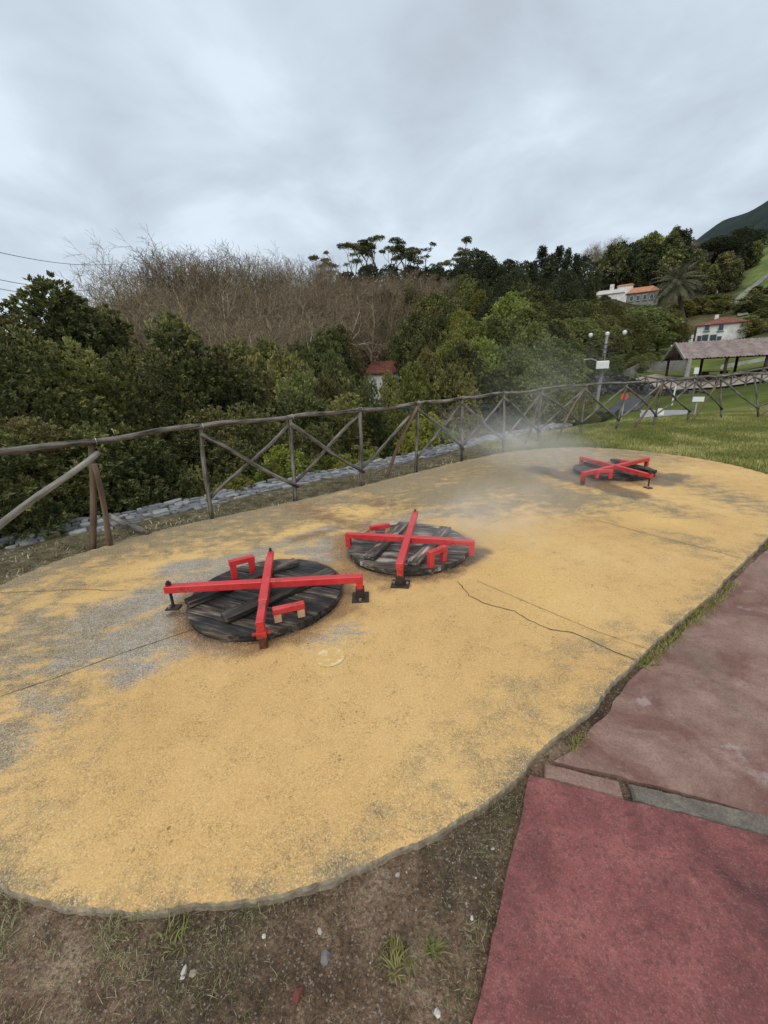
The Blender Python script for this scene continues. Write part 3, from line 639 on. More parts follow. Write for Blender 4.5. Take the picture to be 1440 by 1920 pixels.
# ------------------------------------------------------------------ geothermal pit lids and their red crosses
def lid(i, cx, cy, R_, ang, mat, label, battens, bmat):
    t = thing('pit_lid', label, 'lid', (cx, cy, 0))
    V = []; F = []; bd = []; nb = 9; wd = 2 * R_ / nb; zb_ = .062
    for k in range(nb):
        y0 = -R_ + k * wd + .004; y1 = y0 + wd - .008; ys = [y0, (y0 + y1) / 2, y1]
        zt = zb_ + random.uniform(-.005, .005); prof = []
        for yy in ys:
            h = math.sqrt(max(0.0004, R_ * R_ - min(R_ - .004, abs(yy)) ** 2)); prof.append(h)
        left = [(-h + random.uniform(-.008, .008), y) for h, y in zip(prof, ys)]; right = [(h + random.uniform(-.008, .008), y) for h, y in zip(prof, ys)]
        poly = left[::-1] if False else [left[0]] + right + left[:0:-1]
        m = len(poly); k0 = len(V); V += [(x, y, .022) for x, y in poly] + [(x, y, zt) for x, y in poly]
        F += [tuple(k0 + m + q for q in range(m)), tuple(k0 + m - 1 - q for q in range(m))] + [(k0 + q, k0 + (q + 1) % m, k0 + m + (q + 1) % m, k0 + m + q) for q in range(m)]
        bd += [random.random()] * (2 * m)
    me = mesh('boards', V, F, [mat]); fattr(me, 'board', bd)
    o = link('boards', me, t); o.rotation_euler = (0, 0, ang)
    # dark timber rim below the boards
    n = 56; V = []; F = []
    for k in range(n):
        a = 2 * PI * k / n
        for r, z in ((R_ * .985, .045), (R_ * .985, -.01), (R_ * .9, -.01), (R_ * .9, .045)):
            V.append((r * (1 + random.uniform(-.006, .006)) * math.cos(a), r * math.sin(a), z))
    for k in range(n):
        for q in range(4): F.append((k * 4 + q, k * 4 + (q + 1) % 4, ((k + 1) % n) * 4 + (q + 1) % 4, ((k + 1) % n) * 4 + q))
    me = mesh('rim', V, F, [bmat]); fattr(me, 'board', [0.3] * len(V)); link('rim', me, t)
    for (px0, px1, wd_, bm_) in battens:
        p, q = G(*px0, .09), G(*px1, .09); d = (q - p); ln = d.length; b = B()
        b.box((0, 0, 0), (ln, wd_, .042))
        me = mesh('batten', b.V, b.F, [bm_]); fattr(me, 'board', [random.random()] * 8)
        bm2 = bmesh.new(); bm2.from_mesh(me); bmesh.ops.bevel(bm2, geom=bm2.edges[:], offset=.004, segments=1, affect='EDGES'); bm2.to_mesh(me); bm2.free()
        o = link('batten', me, t); c = (p + q) / 2; o.location = (c.x - cx, c.y - cy, .088); o.rotation_euler = (0, 0, math.atan2(d.y, d.x))
    return t
def handle(t, pa, pb, legmat, h=.20, wd=.05, top=.045, leg=.05):
    """bridge handle between two ground pixels, seen at its top corners"""
    p, q = G(*pa, h), G(*pb, h); d = (q - p).normalized(); s_ = Vector((-d.y, d.x, 0))
    b = B(); b.box((p + q) / 2 - Vector((0, 0, top / 2)), ((q - p).length, wd, top), d)
    hd = b.obj('handle', M_red, t, .004)
    for e, sg in ((p, 1), (q, -1)):
        b = B(); c = e + d * sg * (leg / 2 + .004); zt = h - top
        b.box((c.x, c.y, (zt + .063) / 2), (leg, wd * .92, zt - .063), d); b.obj('handle_leg', legmat, hd, .003)
def cross(label, arms, loc, zb=.175):
    """arms: (pixel end a, pixel end b, inner sleeve fractions, legs); legs: (end, kind)"""
    t = thing('locking_cross', label, 'locking cross', loc)
    for pa, pb, sl, legs, dz in arms:
        p, q = G(*pa, zb + dz), G(*pb, zb + dz); d = (q - p); ln = d.length; d.normalize(); s_ = Vector((-d.y, d.x, 0))
        a0, a1 = p + d * ln * sl[0], p + d * ln * sl[1]
        b = B(); b.beam(a0, a1, .062, .056); b.obj('beam', M_red, t, .004)
        if sl[0] > 0: b = B(); b.beam(p, a0 + d * .03, .05, .044); b.obj('beam_end', M_red, t, .003)
        if sl[1] < 1: b = B(); b.beam(a1 - d * .03, q, .05, .044); b.obj('beam_end', M_red, t, .003)
        for end, kind in legs:
            e, dd = (p, d) if end == 0 else (q, -d); zt = zb + dz - .024
            if kind == 'rod':
                c = e + dd * .03; b = B(); b.tube([(c.x, c.y, .01), (c.x, c.y, zb + dz + .065)], .011, 10)
                lg = b.obj('leg_rod', M_dsteel, t)
                b = B(); b.tube([(c.x, c.y, zb + dz + .03), (c.x, c.y, zb + dz + .05)], .021, 6); b.obj('nut', M_dsteel, lg)
                b = B(); b.box((c.x, c.y, .008), (.10, .075, .012), d); b.obj('foot_plate', M_dsteel, lg, .002)
                b = B(); b.tube([(c.x - .02, c.y - .02, .013), (c.x - .02, c.y - .02, .03)], .012, 6); b.obj('bolt', M_galv, lg)
            elif kind in ('plate', 'red', 'short', 'clamp'):
                c = e + dd * .026; b = B()
                low = {'plate': .05, 'red': .012, 'short': .05, 'clamp': .0}[kind]
                b.box((c.x, c.y, (zt + low) / 2), (.05, .05, zt - low), d)
                lg = b.obj('leg', M_rust if kind in ('clamp', 'red') else M_red, t, .003)
                if kind == 'plate':
                    b = B(); b.box((c.x, c.y, .05), (.066, .07, .084), d); b.obj('socket', M_dsteel, lg, .003)
                    b = B(); b.box((c.x, c.y, .007), (.13, .15, .012), d); fp = b.obj('foot_plate', M_dsteel, lg, .002)
                    for sx in (-.055, .055):
                        bc = c + s_ * sx; b = B(); b.tube([(bc.x, bc.y, .012), (bc.x, bc.y, .026)], .012, 6); b.obj('bolt', M_galv, lg)
                if kind == 'clamp':
                    b = B(); b.box((c.x, c.y, .10), (.066, .064, .045), d); b.obj('clamp', M_rust, lg, .002); b = B(); cc_ = Vector((c.x, c.y, .1)); b.tube([cc_ - s_ * .06, cc_ + s_ * .06], .012, 8)
                    b.obj('clamp_bolt', M_rust, lg)
            elif kind == 'pin':
                c = e + dd * .02; b = B(); b.tube([(c.x, c.y, .01), (c.x, c.y, zb + dz + .05)], .012, 8); b.obj('leg_rod', M_dsteel, t)
    return t
M_galv = simple('worn_zinc', (.22, .22, .22), (.42, .42, .41), 20, .5, .5, .2, .002, .6)
c1, c2, c3 = LID
l1 = lid(0, c1[0], c1[1], c1[2], math.radians(-24), M_lid1, 'round charred black wooden pit lid in front, under the nearest red cross', [((350, 1131), (556, 1052), .10, M_lid1), ((420, 1158), (622, 1072), .12, M_lid1)], M_lid1)
handle(l1, (428, 1052), (476, 1041), M_red, .23); handle(l1, (510, 1141), (570, 1128), M_rawwood, .17)
l2 = lid(1, c2[0], c2[1], c2[2], math.radians(-14), M_lid2, 'round wooden pit lid with greyed worn boards, second from the front', [((692, 1046), (758, 981), .115, M_lid2), ((775, 1056), (836, 990), .115, M_lid2)], M_lid1)
handle(l2, (693, 987), (730, 981), M_rawwood, .17); handle(l2, (803, 1035), (836, 1022), M_red, .21)
l3 = lid(2, c3[0], c3[1], c3[2], math.radians(20), M_lid3, 'small looking dark wooden pit lid farthest away beside the lawn', [((1100, 867), (1190, 893), .13, M_lid3), ((1150, 862), (1225, 884), .13, M_lid3)], M_lid1)
handle(l3, (1117, 880), (1150, 881), M_red, .20); handle(l3, (1164, 862), (1192, 865), M_red, .17)
cross('bright red steel locking cross bolted over the nearest charred lid', [((310, 1104), (680, 1084), (0, 1), [(0, 'rod'), (1, 'plate')], -.004), ((508, 1036), (487, 1172), (.13, .77), [(0, 'pin'), (1, 'clamp')], .004)], (c1[0], c1[1], 0))
cross('red steel locking cross with black foot plate over the greyed middle lid', [((648, 1003), (890, 1018), (.15, .84), [(0, 'short'), (1, 'short')], -.003), ((779, 962), (749, 1062), (0, 1), [(0, 'pin'), (1, 'plate')], .004)], (c2[0], c2[1], 0))
cross('faded red steel locking cross over the farthest lid by the lawn', [((1089, 858), (1222, 893), (0, 1), [(0, 'short'), (1, 'rod')], .004), ((1092, 889), (1215, 861), (0, 1), [(0, 'red'), (1, 'short')], -.004)], (c3[0], c3[1], 0))

# ------------------------------------------------------------------ dry stone wall along the drop
def make_wall():
    inner = np.array([(-14, -5.6), (-7, 1.9), (-5.3, 3.45), (-4.35, 4.25), (-3.57, 4.75), (-2.53, 5.72), (-1.55, 6.68), (-.3, 7.55), (.75, 8.5), (1.96, 9.75), (3.3, 11.0), (4.9, 12.3), (6.5, 13.6)], float)
    seg = np.linalg.norm(np.diff(inner, axis=0), axis=1); cum = np.concatenate([[0], np.cumsum(seg)])
    def pt(s, o):
        s = min(max(s, 0), cum[-1] - .001); i = int(np.searchsorted(cum, s, 'right') - 1); d = (inner[i + 1] - inner[i]) / seg[i]
        q = inner[i] + d * (s - cum[i]); return q[0] - d[1] * o, q[1] + d[0] * o
    b = B(); W_ = .74
    def stone(poly, z0, zt):
        m = len(poly); cx = sum(p[0] for p in poly) / m; cy = sum(p[1] for p in poly) / m; tl = (random.uniform(-.12, .12), random.uniform(-.12, .12))
        V = []
        for f_, z in ((.97, z0), (1.0, zt - .016), (.93, zt), (.45, zt + .003)):
            for p in poly:
                x, y = cx + (p[0] - cx) * f_, cy + (p[1] - cy) * f_
                V.append((x, y, z + (tl[0] * (x - cx) + tl[1] * (y - cy) if z > z0 else 0) + random.uniform(-.003, .003)))
        F = [(q * m + i, q * m + (i + 1) % m, (q + 1) * m + (i + 1) % m, (q + 1) * m + i) for q in range(3) for i in range(m)] + [tuple(3 * m + i for i in range(m))]
        b.add(V, F)
    s = 4.0; rows = 6
    # jittered cells along the wall, each cell one flat stone
    offs = [0, .11, .23, .36, .50, .62, W_]
    for k in range(rows):
        o0, o1 = offs[k], offs[k + 1]; s = 4.0 + random.random() * .2
        while s < cum[-1]:
            ln = random.choice((random.uniform(.07, .14), random.uniform(.12, .3))); g = .004
            n_ = 8; poly = []
            for (u_, v_) in ((.08, .0), (.5, -.06), (.92, .0), (1.0, .3), (1.0, .75), (.85, 1.0), (.45, 1.05), (.1, 1.0), (0, .7), (0, .25)):
                ss = s + g + (ln - 2 * g) * min(1, max(0, u_ + random.uniform(-.05, .05))); oo = o0 + g + (o1 - o0 - 2 * g) * (v_ + random.uniform(-.14, .14)) + .045 * math.sin(s * 5 + k)
                poly.append(pt(ss, oo))
            stone(poly[::1], -.12, -.03 + random.uniform(-.016, .022)); s += ln
    # outer face
    for lv in range(7):
        s = 4.0 + random.random() * .2
        while s < cum[-1] - .3:
            ln = random.uniform(.18, .4); p0 = Vector((*pt(s + .01, W_ - .02 + random.uniform(-.02, .03)), 0)); p1 = Vector((*pt(s + ln - .01, W_ - .02 + random.uniform(-.02, .03)), 0))
            zc = -.2 - lv * .22; b.beam(p0 + Vector((0, 0, zc)), p1 + Vector((0, 0, zc)), .16, .2 + random.uniform(-.02, .01)); s += ln
    core = B(); ss = np.arange(4.0, cum[-1], .3)
    for a, c in zip(ss[:-1], ss[1:]):
        pa = [pt(a, .03), pt(a, W_ - .1), pt(c, W_ - .1), pt(c, .03)]
        b.add([(*q, -1.8) for q in pa] + [(*q, -.072) for q in pa], [(4, 5, 6, 7), (0, 1, 5, 4), (1, 2, 6, 5), (2, 3, 7, 6), (3, 0, 4, 7)][:1] + [(1, 2, 6, 5), (3, 0, 4, 7)])
    o = b.obj('stone_wall', M_stone); tag(o, 'low dry stone wall of flat grey slabs running behind the rustic fence', 'wall')
def stone_mat():
    k = N('grey_basalt_slabs'); v = k.pos(); ri = k.n('ShaderNodeNewGeometry').outputs['Random Per Island']
    a = k.noise(v, 12, 5, .65); c = k.ramp(k.math('MULTIPLY_ADD', a, .5, k.math('MULTIPLY', ri, .5)), [(.2, (.085, .086, .090)), (.5, (.18, .18, .185)), (.8, (.33, .325, .315))])
    c = k.mix(k.rng(k.noise(v, 5, 5, .7), .56, .7, 0, .55), c, (.22, .20, .16)); c = k.mix(k.rng(k.noise(v, 30, 4, .7), .56, .68, 0, .6), c, (.06, .058, .055))
    k.pbsdf(c, .85, k.bump(k.noise(v, 40, 5, .7), .7, .01), .3); return k.m
M_stone = stone_mat()
make_wall()

# ------------------------------------------------------------------ rustic log fence
def make_fence():
    t = thing('rustic_fence', 'long rustic fence of weathered round logs with crossed braces along the drop', 'fence', (0, 6, 0))
    bases = [(-3.2, 4.13), (-2.27, 5.01), (-1.31, 5.69), (-.36, 6.46), (.62, 7.2), (1.64, 8.12), (2.76, 9.02), (4.0, 10.2), (5.55, 11.2), (6.85, 11.75), (8.3, 12.3), (9.9, 13.05), (11.3, 13.4), (12.3, 13.15), (13.8, 12.7), (15.4, 12.4)]
    tops_px = [(173, 828), (375, 800), (544, 782), (674, 768), (783, 756), (866, 746), (945, 737), (1015, 730), (1098, 723), (1176, 718), (1245, 713), (1306, 709), (1352, 705), (1414, 700)]
    bs = [Vector((x, y, tz(x, y) - .05)) for x, y in bases]; tp = []
    for i, q in enumerate(bs):
        if i < len(tops_px):
            d = ray(*tops_px[i]); # point above the base along the sight line
            r = math.hypot(q.x, q.y); tt = r / math.hypot(d[0], d[1]); p = Vector((d[0] * tt, d[1] * tt, CAM_H + d[2] * tt)); tp.append(p)
        else: tp.append(q + Vector((.1, 0, 1.15)))
    for i in range(len(bs)):
        if i > 0: log_obj('post', bs[i], tp[i] - Vector((0, 0, .03)), .031 if i > 1 else .028, M_log, t, .92, .008)
    # double post at the broken bay
    log_obj('post', bs[0] + Vector((-.03, -.03, 0)), tp[0] + Vector((-.02, 0, -.03)), .031, M_logbrown, t, .95, .006)
    log_obj('post', (-3.06, 4.16, -.08), tp[0] + Vector((.03, -.10, -.22)), .030, M_logbrown, t, .85, .008)
    # rails
    left_end = P(-330, 868, 4.6)
    pts = [left_end] + tp
    for a, c in zip(pts[:-1], pts[1:]):
        d = (c - a).normalized() * .04
        log_obj('rail', a - d, c + d, .033, M_log, t, .93, .018, 12, 9)
    for i in range(0, len(tp) - 1):         # wire ties
        d = (tp[i + 1] - tp[i]).normalized(); b = B(); pts_ = []
        for k in range(13):
            a = 2 * PI * k / 12; s_ = d.orthogonal().normalized(); u_ = d.cross(s_)
            pts_.append(tp[i] + d * .03 + (s_ * math.cos(a) + u_ * math.sin(a)) * .037)
        b.tube(pts_, .0035, 5, cap=False); b.obj('wire_tie', M_wire, t)
    toward = lambda p: (Vector((0, 0, CAM_H)) - p).normalized()
    for i in range(1, len(bs) - 1):
        hi = lambda j: bs[j].lerp(tp[j], .93); lo = lambda j: bs[j].lerp(tp[j], .26)
        f_ = toward(bs[i]) * .058; f_.z = 0
        d = (lo(i + 1) - hi(i)).normalized()
        if i != 3: log_obj('brace', hi(i) + f_ * .8, lo(i + 1) + f_ + d * .07, .028, M_log, t, .95, .02)
        if i not in (11, 12): 
            d = (hi(i + 1) - lo(i)).normalized(); log_obj('brace', lo(i) - f_ - d * .05, hi(i + 1) - f_ * .5, .026, M_log, t, .95, .02)
    for pa, i in (((722, 895), 4), ((982, 834), 7), ((1042, 824), 8), ((1187, 803), 10), ((1296, 790), 12), ((1412, 782), 14)):
        g = G(*pa); zz = tz(g.x, g.y); g = G(*pa, zz); log_obj('prop', (g.x, g.y, zz - .05), tp[i] - Vector((0, 0, .06)) + toward(tp[i]) * .05, .03, M_logbrown, t, .9, .02)
    e0 = P(-40, 1018, 3.72); e1 = P(183, 850, 4.95)
    log_obj('brace', e0, e1, .027, M_logpale, t, .95, .012)
    b = B(); ca = [P(660, 770, 7.9), P(735, 765, 8.4), P(800, 768, 8.9), P(880, 766, 9.6), P(950, 757, 10.6), P(1020, 743, 11.4), P(1095, 722, 12.6)]
    pp = []
    for a, c in zip(ca[:-1], ca[1:]): pp += [a.lerp(c, k / 5) for k in range(5)]
    b.tube(pp, .012, 6); tag(b.obj('hose', simple('blue_black_hose', (.012, .017, .03), (.03, .04, .06), 5, .5)), 'thin dark blue hose slung behind the fence rail', 'hose')
M_wire = simple('zinc_wire', (.4, .4, .4), (.6, .6, .6), 20, .4, .5, 0, .001, .5)
make_fence()
lg = log_obj('fallen_log', G(206, 966, .10), G(277, 999, .02), .032, M_log, None, .95, .01)
tag(lg, 'short fallen log leaning on the ground beside the broken fence bay', 'log')

# ------------------------------------------------------------------ the village side, far right
M_white = simple('stained_whitewash', (.50, .48, .43), (.80, .79, .75), .9, .9, .2, .2, .01)
M_tile_red = simple('old_red_tiles', (.13, .05, .04), (.27, .10, .075), 1.6, .9, .2, .8, .05)
M_tile_orange = simple('orange_tiles', (.36, .15, .08), (.52, .25, .15), 1.2, .9, .2, .6, .05)
M_tile_grey = simple('lichen_roof_tiles', (.17, .13, .115), (.33, .26, .235), 2.5, .9, .2, .7, .03)
M_conc = simple('stained_concrete', (.11, .105, .095), (.30, .285, .25), 1.1, .9, .2, .4, .02)
def basalt():
    k = N('dark_basalt_wall'); v = k.pos(); cl = k.n('ShaderNodeSeparateColor'); vv = k.map(v, (1, 1, 1.5)); k.set(cl.inputs[0], k.vor(vv, 3.2, 'F1', 1)); ed = k.vor(vv, 3.2, 'DISTANCE_TO_EDGE', 0)
    c = k.ramp(k.math('MULTIPLY_ADD', cl.outputs[0], .6, k.math('MULTIPLY', k.noise(v, 6, 5, .7), .4)), [(.2, (.03, .03, .032)), (.55, (.09, .088, .085)), (.85, (.20, .195, .185))])
    c = k.mix(k.rng(ed, .0, .06, .8, 0), c, (.012, .012, .011))
    k.pbsdf(c, .9, k.bump(k.rng(ed, 0, .12), .8, .05), .2); return k.m
M_basalt = basalt()
M_asph = simple('asphalt', (.055, .056, .058), (.10, .10, .10), 2, .9, .2, .4, .01)
M_paveg = simple('pale_gravel_paving', (.25, .20, .17), (.40, .34, .29), 1.5, .9, .2, .3, .01)
M_dwood = simple('dark_stained_timber', (.028, .02, .015), (.085, .065, .05), 5, .8, .2, .4, .01)
M_glassd = simple('dark_window_glass', (.02, .025, .03), (.06, .07, .075), 2, .15, .5, 0, .01)
M_green = simple('green_painted_door', (.012, .10, .085), (.02, .15, .125), 4, .5, .4, .2, .005)
M_grey = simple('grey_painted_metal', (.34, .35, .36), (.52, .53, .54), 5, .5, .4, .1, .002)
M_signw = simple('white_sign_face', (.70, .71, .71), (.82, .82, .82), 4, .5, .4, .05, .001)
M_signr = simple('red_orange_sign', (.60, .07, .03), (.72, .10, .04), 4, .45, .4, .05, .001)
M_polec = simple('concrete_pole', (.22, .21, .19), (.38, .37, .34), 6, .9, .2, .3, .005)

def frame(px, r):
    o = at(px, r); a = math.atan2(o.x, o.y)
    return o, Vector((math.cos(a), -math.sin(a), 0)), Vector((math.sin(a), math.cos(a), 0))
def strip(name, pts, wd, mat, lift=.03, sub=8):
    """road following the terrain, pts in world (x, y)"""
    pts = [Vector((p[0], p[1])) for p in pts]; res = []
    for i in range(len(pts) - 1):
        p0, p1, p2, p3 = pts[max(i - 1, 0)], pts[i], pts[i + 1], pts[min(i + 2, len(pts) - 1)]
        for k in range(sub):
            t = k / sub; res.append(.5 * ((2 * p1) + (p2 - p0) * t + (2 * p0 - 5 * p1 + 4 * p2 - p3) * t * t + (3 * p1 - p0 - 3 * p2 + p3) * t ** 3))
    res.append(pts[-1]); V = []; F = []; m = 7
    for i, p in enumerate(res):
        d = (res[min(i + 1, len(res) - 1)] - res[max(i - 1, 0)]).normalized(); n_ = Vector((-d.y, d.x))
        for k in range(m):
            q = p + n_ * wd * (k / (m - 1) - .5); V.append((q.x, q.y, tz(q.x, q.y) + lift))
    F = [(i * m + k, i * m + k + 1, (i + 1) * m + k + 1, (i + 1) * m + k) for i in range(len(res) - 1) for k in range(m - 1)]
    return struct(link(name, mesh(name, V, F, [mat], None, True)))
xy = lambda px, r: (at(px, r).x, at(px, r).y)
strip('road', [xy(1118, 33.4), xy(1150, 34.8), xy(1185, 37.5), xy(1200, 40)], 2.3, M_asph, .06, 12)
strip('farm_track', [xy(1370, 137), xy(1364, 143), xy(1356, 150), xy(1362, 160), xy(1380, 172), xy(1410, 182)], 1.9, M_conc, .35, 10)
strip('terrace', [xy(1190, 47), xy(1260, 45.5), xy(1330, 44), xy(1400, 43.5), xy(1480, 44), xy(1600, 46)], 7.5, M_paveg, .12, 8)

def wallpoly(name, pts, thick, mat, label, cat='wall'):
    """pts: (px, y top, y bottom, r)"""
    b = B(); back = []
    for i in range(len(pts) - 1):
        (xa, ta, ba, ra), (xb, tb_, bb, rb) = pts[i], pts[i + 1]
        A, Bt = P(xa, ta, ra), P(xb, tb_, rb); a0, b0 = P(xa, ba, ra), P(xb, bb, rb)
        a0.x, a0.y, b0.x, b0.y = A.x, A.y, Bt.x, Bt.y
        a0.z = min(a0.z, tz(A.x, A.y) - .1); b0.z = min(b0.z, tz(Bt.x, Bt.y) - .1)
        def bk(p):
            l = Vector((p.x, p.y, 0)).normalized() * thick; return p + l
        V = [a0, b0, Bt, A, bk(a0), bk(b0), bk(Bt), bk(A)]
        b.add(V, [(0, 1, 2, 3), (5, 4, 7, 6), (3, 2, 6, 7)] + ([(4, 0, 3, 7)] if i == 0 else []) + ([(1, 5, 6, 2)] if i == len(pts) - 2 else []))
    return tag(b.obj(name, mat), label, cat)
wallpoly('retaining_wall', [(1040, 738, 770, 46), (1075, 718, 770, 45), (1105, 703, 768, 44), (1140, 699, 768, 43.5), (1178, 706, 768, 42), (1205, 716, 767, 40.5), (1235, 728, 766, 39.5), (1275, 732, 766, 38.5), (1325, 734, 768, 37)], .6, M_basalt, 'dark basalt retaining wall with a rounded top beside the road')
wallpoly('garden_wall', [(1166, 696, 712, 50), (1201, 680, 706, 51.5), (1250, 676, 704, 54), (1297, 672, 702, 56)], .35, M_conc, 'stained concrete wall with a slanted left end behind the pavilion')
wallpoly('garden_wall', [(1352, 684, 698, 58), (1400, 676, 692, 59), (1500, 656, 678, 60)], .35, simple('pale_concrete', (.26, .25, .235), (.42, .41, .385), 1.1, .9, .2, .3, .02), 'pale concrete wall rising to the right seen through the pavilion')
wallpoly('curb_wall', [(1040, 829, 840, 10.9), (1075, 818, 828, 12.0), (1140, 804, 820, 13.6), (1195, 791, 806, 15.6), (1240, 781, 796, 17.2)], .16, M_conc, 'low dark concrete curb wall crossing the grass just outside the fence')

# pavilion
def pavilion():
    o = Vector((*xy(1287, 45), 0)); bk = Vector((*xy(1250, 49.5), 0)); g = bk - o; dep = g.length; g.normalize(); a = Vector((g.y, -g.x, 0))
    zb = P(1290, 716, 45).z; ze = P(1285, 669, 45).z; zr = P(1270, 644, 47.2).z; o.z = zb
    t = thing('picnic_pavilion', 'long open picnic pavilion with a greyish tiled gable roof on dark posts', 'pavilion', o)
    Ln = 22.0; ov = .45
    def pt(u_, v_, z): q = o + a * u_ + g * v_; return Vector((q.x, q.y, z))
    sl = (zr - ze) / (dep / 2)
    for s_ in (0, 1):
        V = []; F = []; nu = 200; nv = 7
        for i in range(nu + 1):
            for j in range(nv + 1):
                f_ = j / nv; v_ = (-ov + (dep / 2 + ov) * f_) if s_ == 0 else (dep + ov - (dep / 2 + ov) * f_)
                z = ze - sl * ov + sl * (dep / 2 + ov) * f_ + .045 * math.sin(i * PI * .9) + .012 * math.sin(j * 3 + i)
                V.append(pt(-ov + (Ln + 2 * ov) * i / nu, v_, z + .06))
        F = [(i * (nv + 1) + j, (i + 1) * (nv + 1) + j, (i + 1) * (nv + 1) + j + 1, i * (nv + 1) + j + 1) for i in range(nu) for j in range(nv)]
        b = B(); b.add(V, F if s_ == 0 else [f[::-1] for f in F]); b.obj('roof', M_tile_grey, t)
        b = B()
        for u_ in (-ov, Ln + ov):
            b = B(); v0 = -ov if s_ == 0 else dep + ov
            b.beam(pt(u_, v0, ze - sl * ov), pt(u_, dep / 2, zr), .12, .2, up=(0, 0, 1)); b.obj('barge_board', M_logpale if u_ < 0 else M_dwood, t)
        b = B(); v_ = 0 if s_ == 0 else dep; b.beam(pt(-ov, v_, ze - .1), pt(Ln + ov, v_, ze - .1), .16, .18); b.obj('eave_beam', M_dwood, t)
    for u_ in (0, Ln):
        b = B(); b.beam(pt(u_, 0, ze - .1), pt(u_, dep, ze - .1), .14, .16); b.obj('tie_beam', M_dwood, t)
        b = B(); b.box(pt(u_, dep / 2, (ze + zr) / 2 - .06), (.14, .14, zr - ze - .1), a); b.obj('king_post', M_dwood, t)
    for v_ in (0, dep):
        for k in range(9):
            u_ = k * Ln / 8; b = B(); b.box(pt(u_, v_, (zb - .6 + ze) / 2 - .1), (.17, .17, ze - zb + .5), a); b.obj('post', M_dwood, t)
    for k in range(5):
        c = pt(3 + k * 3.6, dep * .5, zb); s = thing('picnic_table', 'dark wooden picnic table standing under the pavilion roof', 'picnic table', c, 'picnic tables in the pavilion')
        b = B(); b.box(c + Vector((0, 0, .76)), (1.9, .75, .06), a); b.obj('table_top', M_dwood, s)
        for sg in (-1, 1):
            b = B(); b.box(c + g * sg * .75 + Vector((0, 0, .45)), (1.9, .28, .05), a); b.obj('bench', M_dwood, s)
            b = B(); b.box(c + a * sg * .7 + Vector((0, 0, .36)), (.09, 1.3, .72), a); b.obj('leg_frame', M_dwood, s)
pavilion()
def far_fence():
    t = thing('log_railing', 'far low log railing with crossed braces in front of the pavilion', 'fence', at(1200, 42))
    L_ = [(1192, 44), (1212, 42.6), (1235, 41.4), (1262, 40.6), (1290, 40), (1318, 39.6), (1346, 39.3), (1374, 39.2), (1402, 39.2), (1430, 39.2), (1460, 39.5)]
    pts = [at(*q) for q in L_]
    for i, p in enumerate(pts):
        b = B(); b.tube([p - Vector((0, 0, .1)), p + Vector((0, 0, 1.0))], .06, 6); b.obj('post', M_log, t)
        if i:
            q = pts[i - 1]; u_ = Vector((0, 0, 1))
            b = B(); b.tube([q + u_, p + u_], .06, 6); b.obj('rail', M_log, t)
            b = B(); b.tube([q + u_ * .9, p + u_ * .2], .045, 6); b.obj('brace', M_log, t)
            b = B(); b.tube([q + u_ * .2, p + u_ * .9], .045, 6); b.obj('brace', M_log, t)
far_fence()

def wall_window(parent, c, rx, ry, w_, h_, door=False, shutter=None):
    """window set into a facade: frame, pane, sill; ry points out of the wall"""
    b = B(); th = .10
    for sx in (-1, 1): b.box(c + rx * sx * (w_ / 2 - th / 2) + ry * .02, (th, .14, h_), rx)
    for sz in (-1, 1): b.box(c + Vector((0, 0, sz * (h_ / 2 - th / 2))) + ry * .02, (w_ - 2 * th, .12, th), rx)
    f = b.obj('door' if door else 'window', M_green if door else M_grey, parent)
    b = B(); b.box(c + ry * .0, (w_ - 2 * th, .06, h_ - 2 * th), rx); b.obj('door_panel' if door else 'pane', M_glassd, f)
    if not door: b = B(); b.box(c - Vector((0, 0, h_ / 2 + .05)) + ry * .06, (w_ + .2, .2, .09), rx); b.obj('sill', M_conc, f)
def hip_roof(b, o, rx, d, W_, D_, z, rise, ov=.35, hip=1.0):
    p = lambda u_, v_, zz: Vector((*(o + rx * u_ + d * v_).xy, zz))
    e = [p(-ov, -ov, z), p(W_ + ov, -ov, z), p(W_ + ov, D_ + ov, z), p(-ov, D_ + ov, z)]
    rd = [p(hip * D_ / 2, D_ / 2, z + rise), p(W_ - hip * D_ / 2, D_ / 2, z + rise)]
    e2 = [q - Vector((0, 0, .14)) for q in e]
    b.add(e + rd + e2, [(0, 1, 5, 4), (1, 2, 5), (2, 3, 4, 5), (3, 0, 4), (0, 6, 7, 1), (1, 7, 8, 2), (2, 8, 9, 3), (3, 9, 6, 0), (6, 9, 8, 7)])
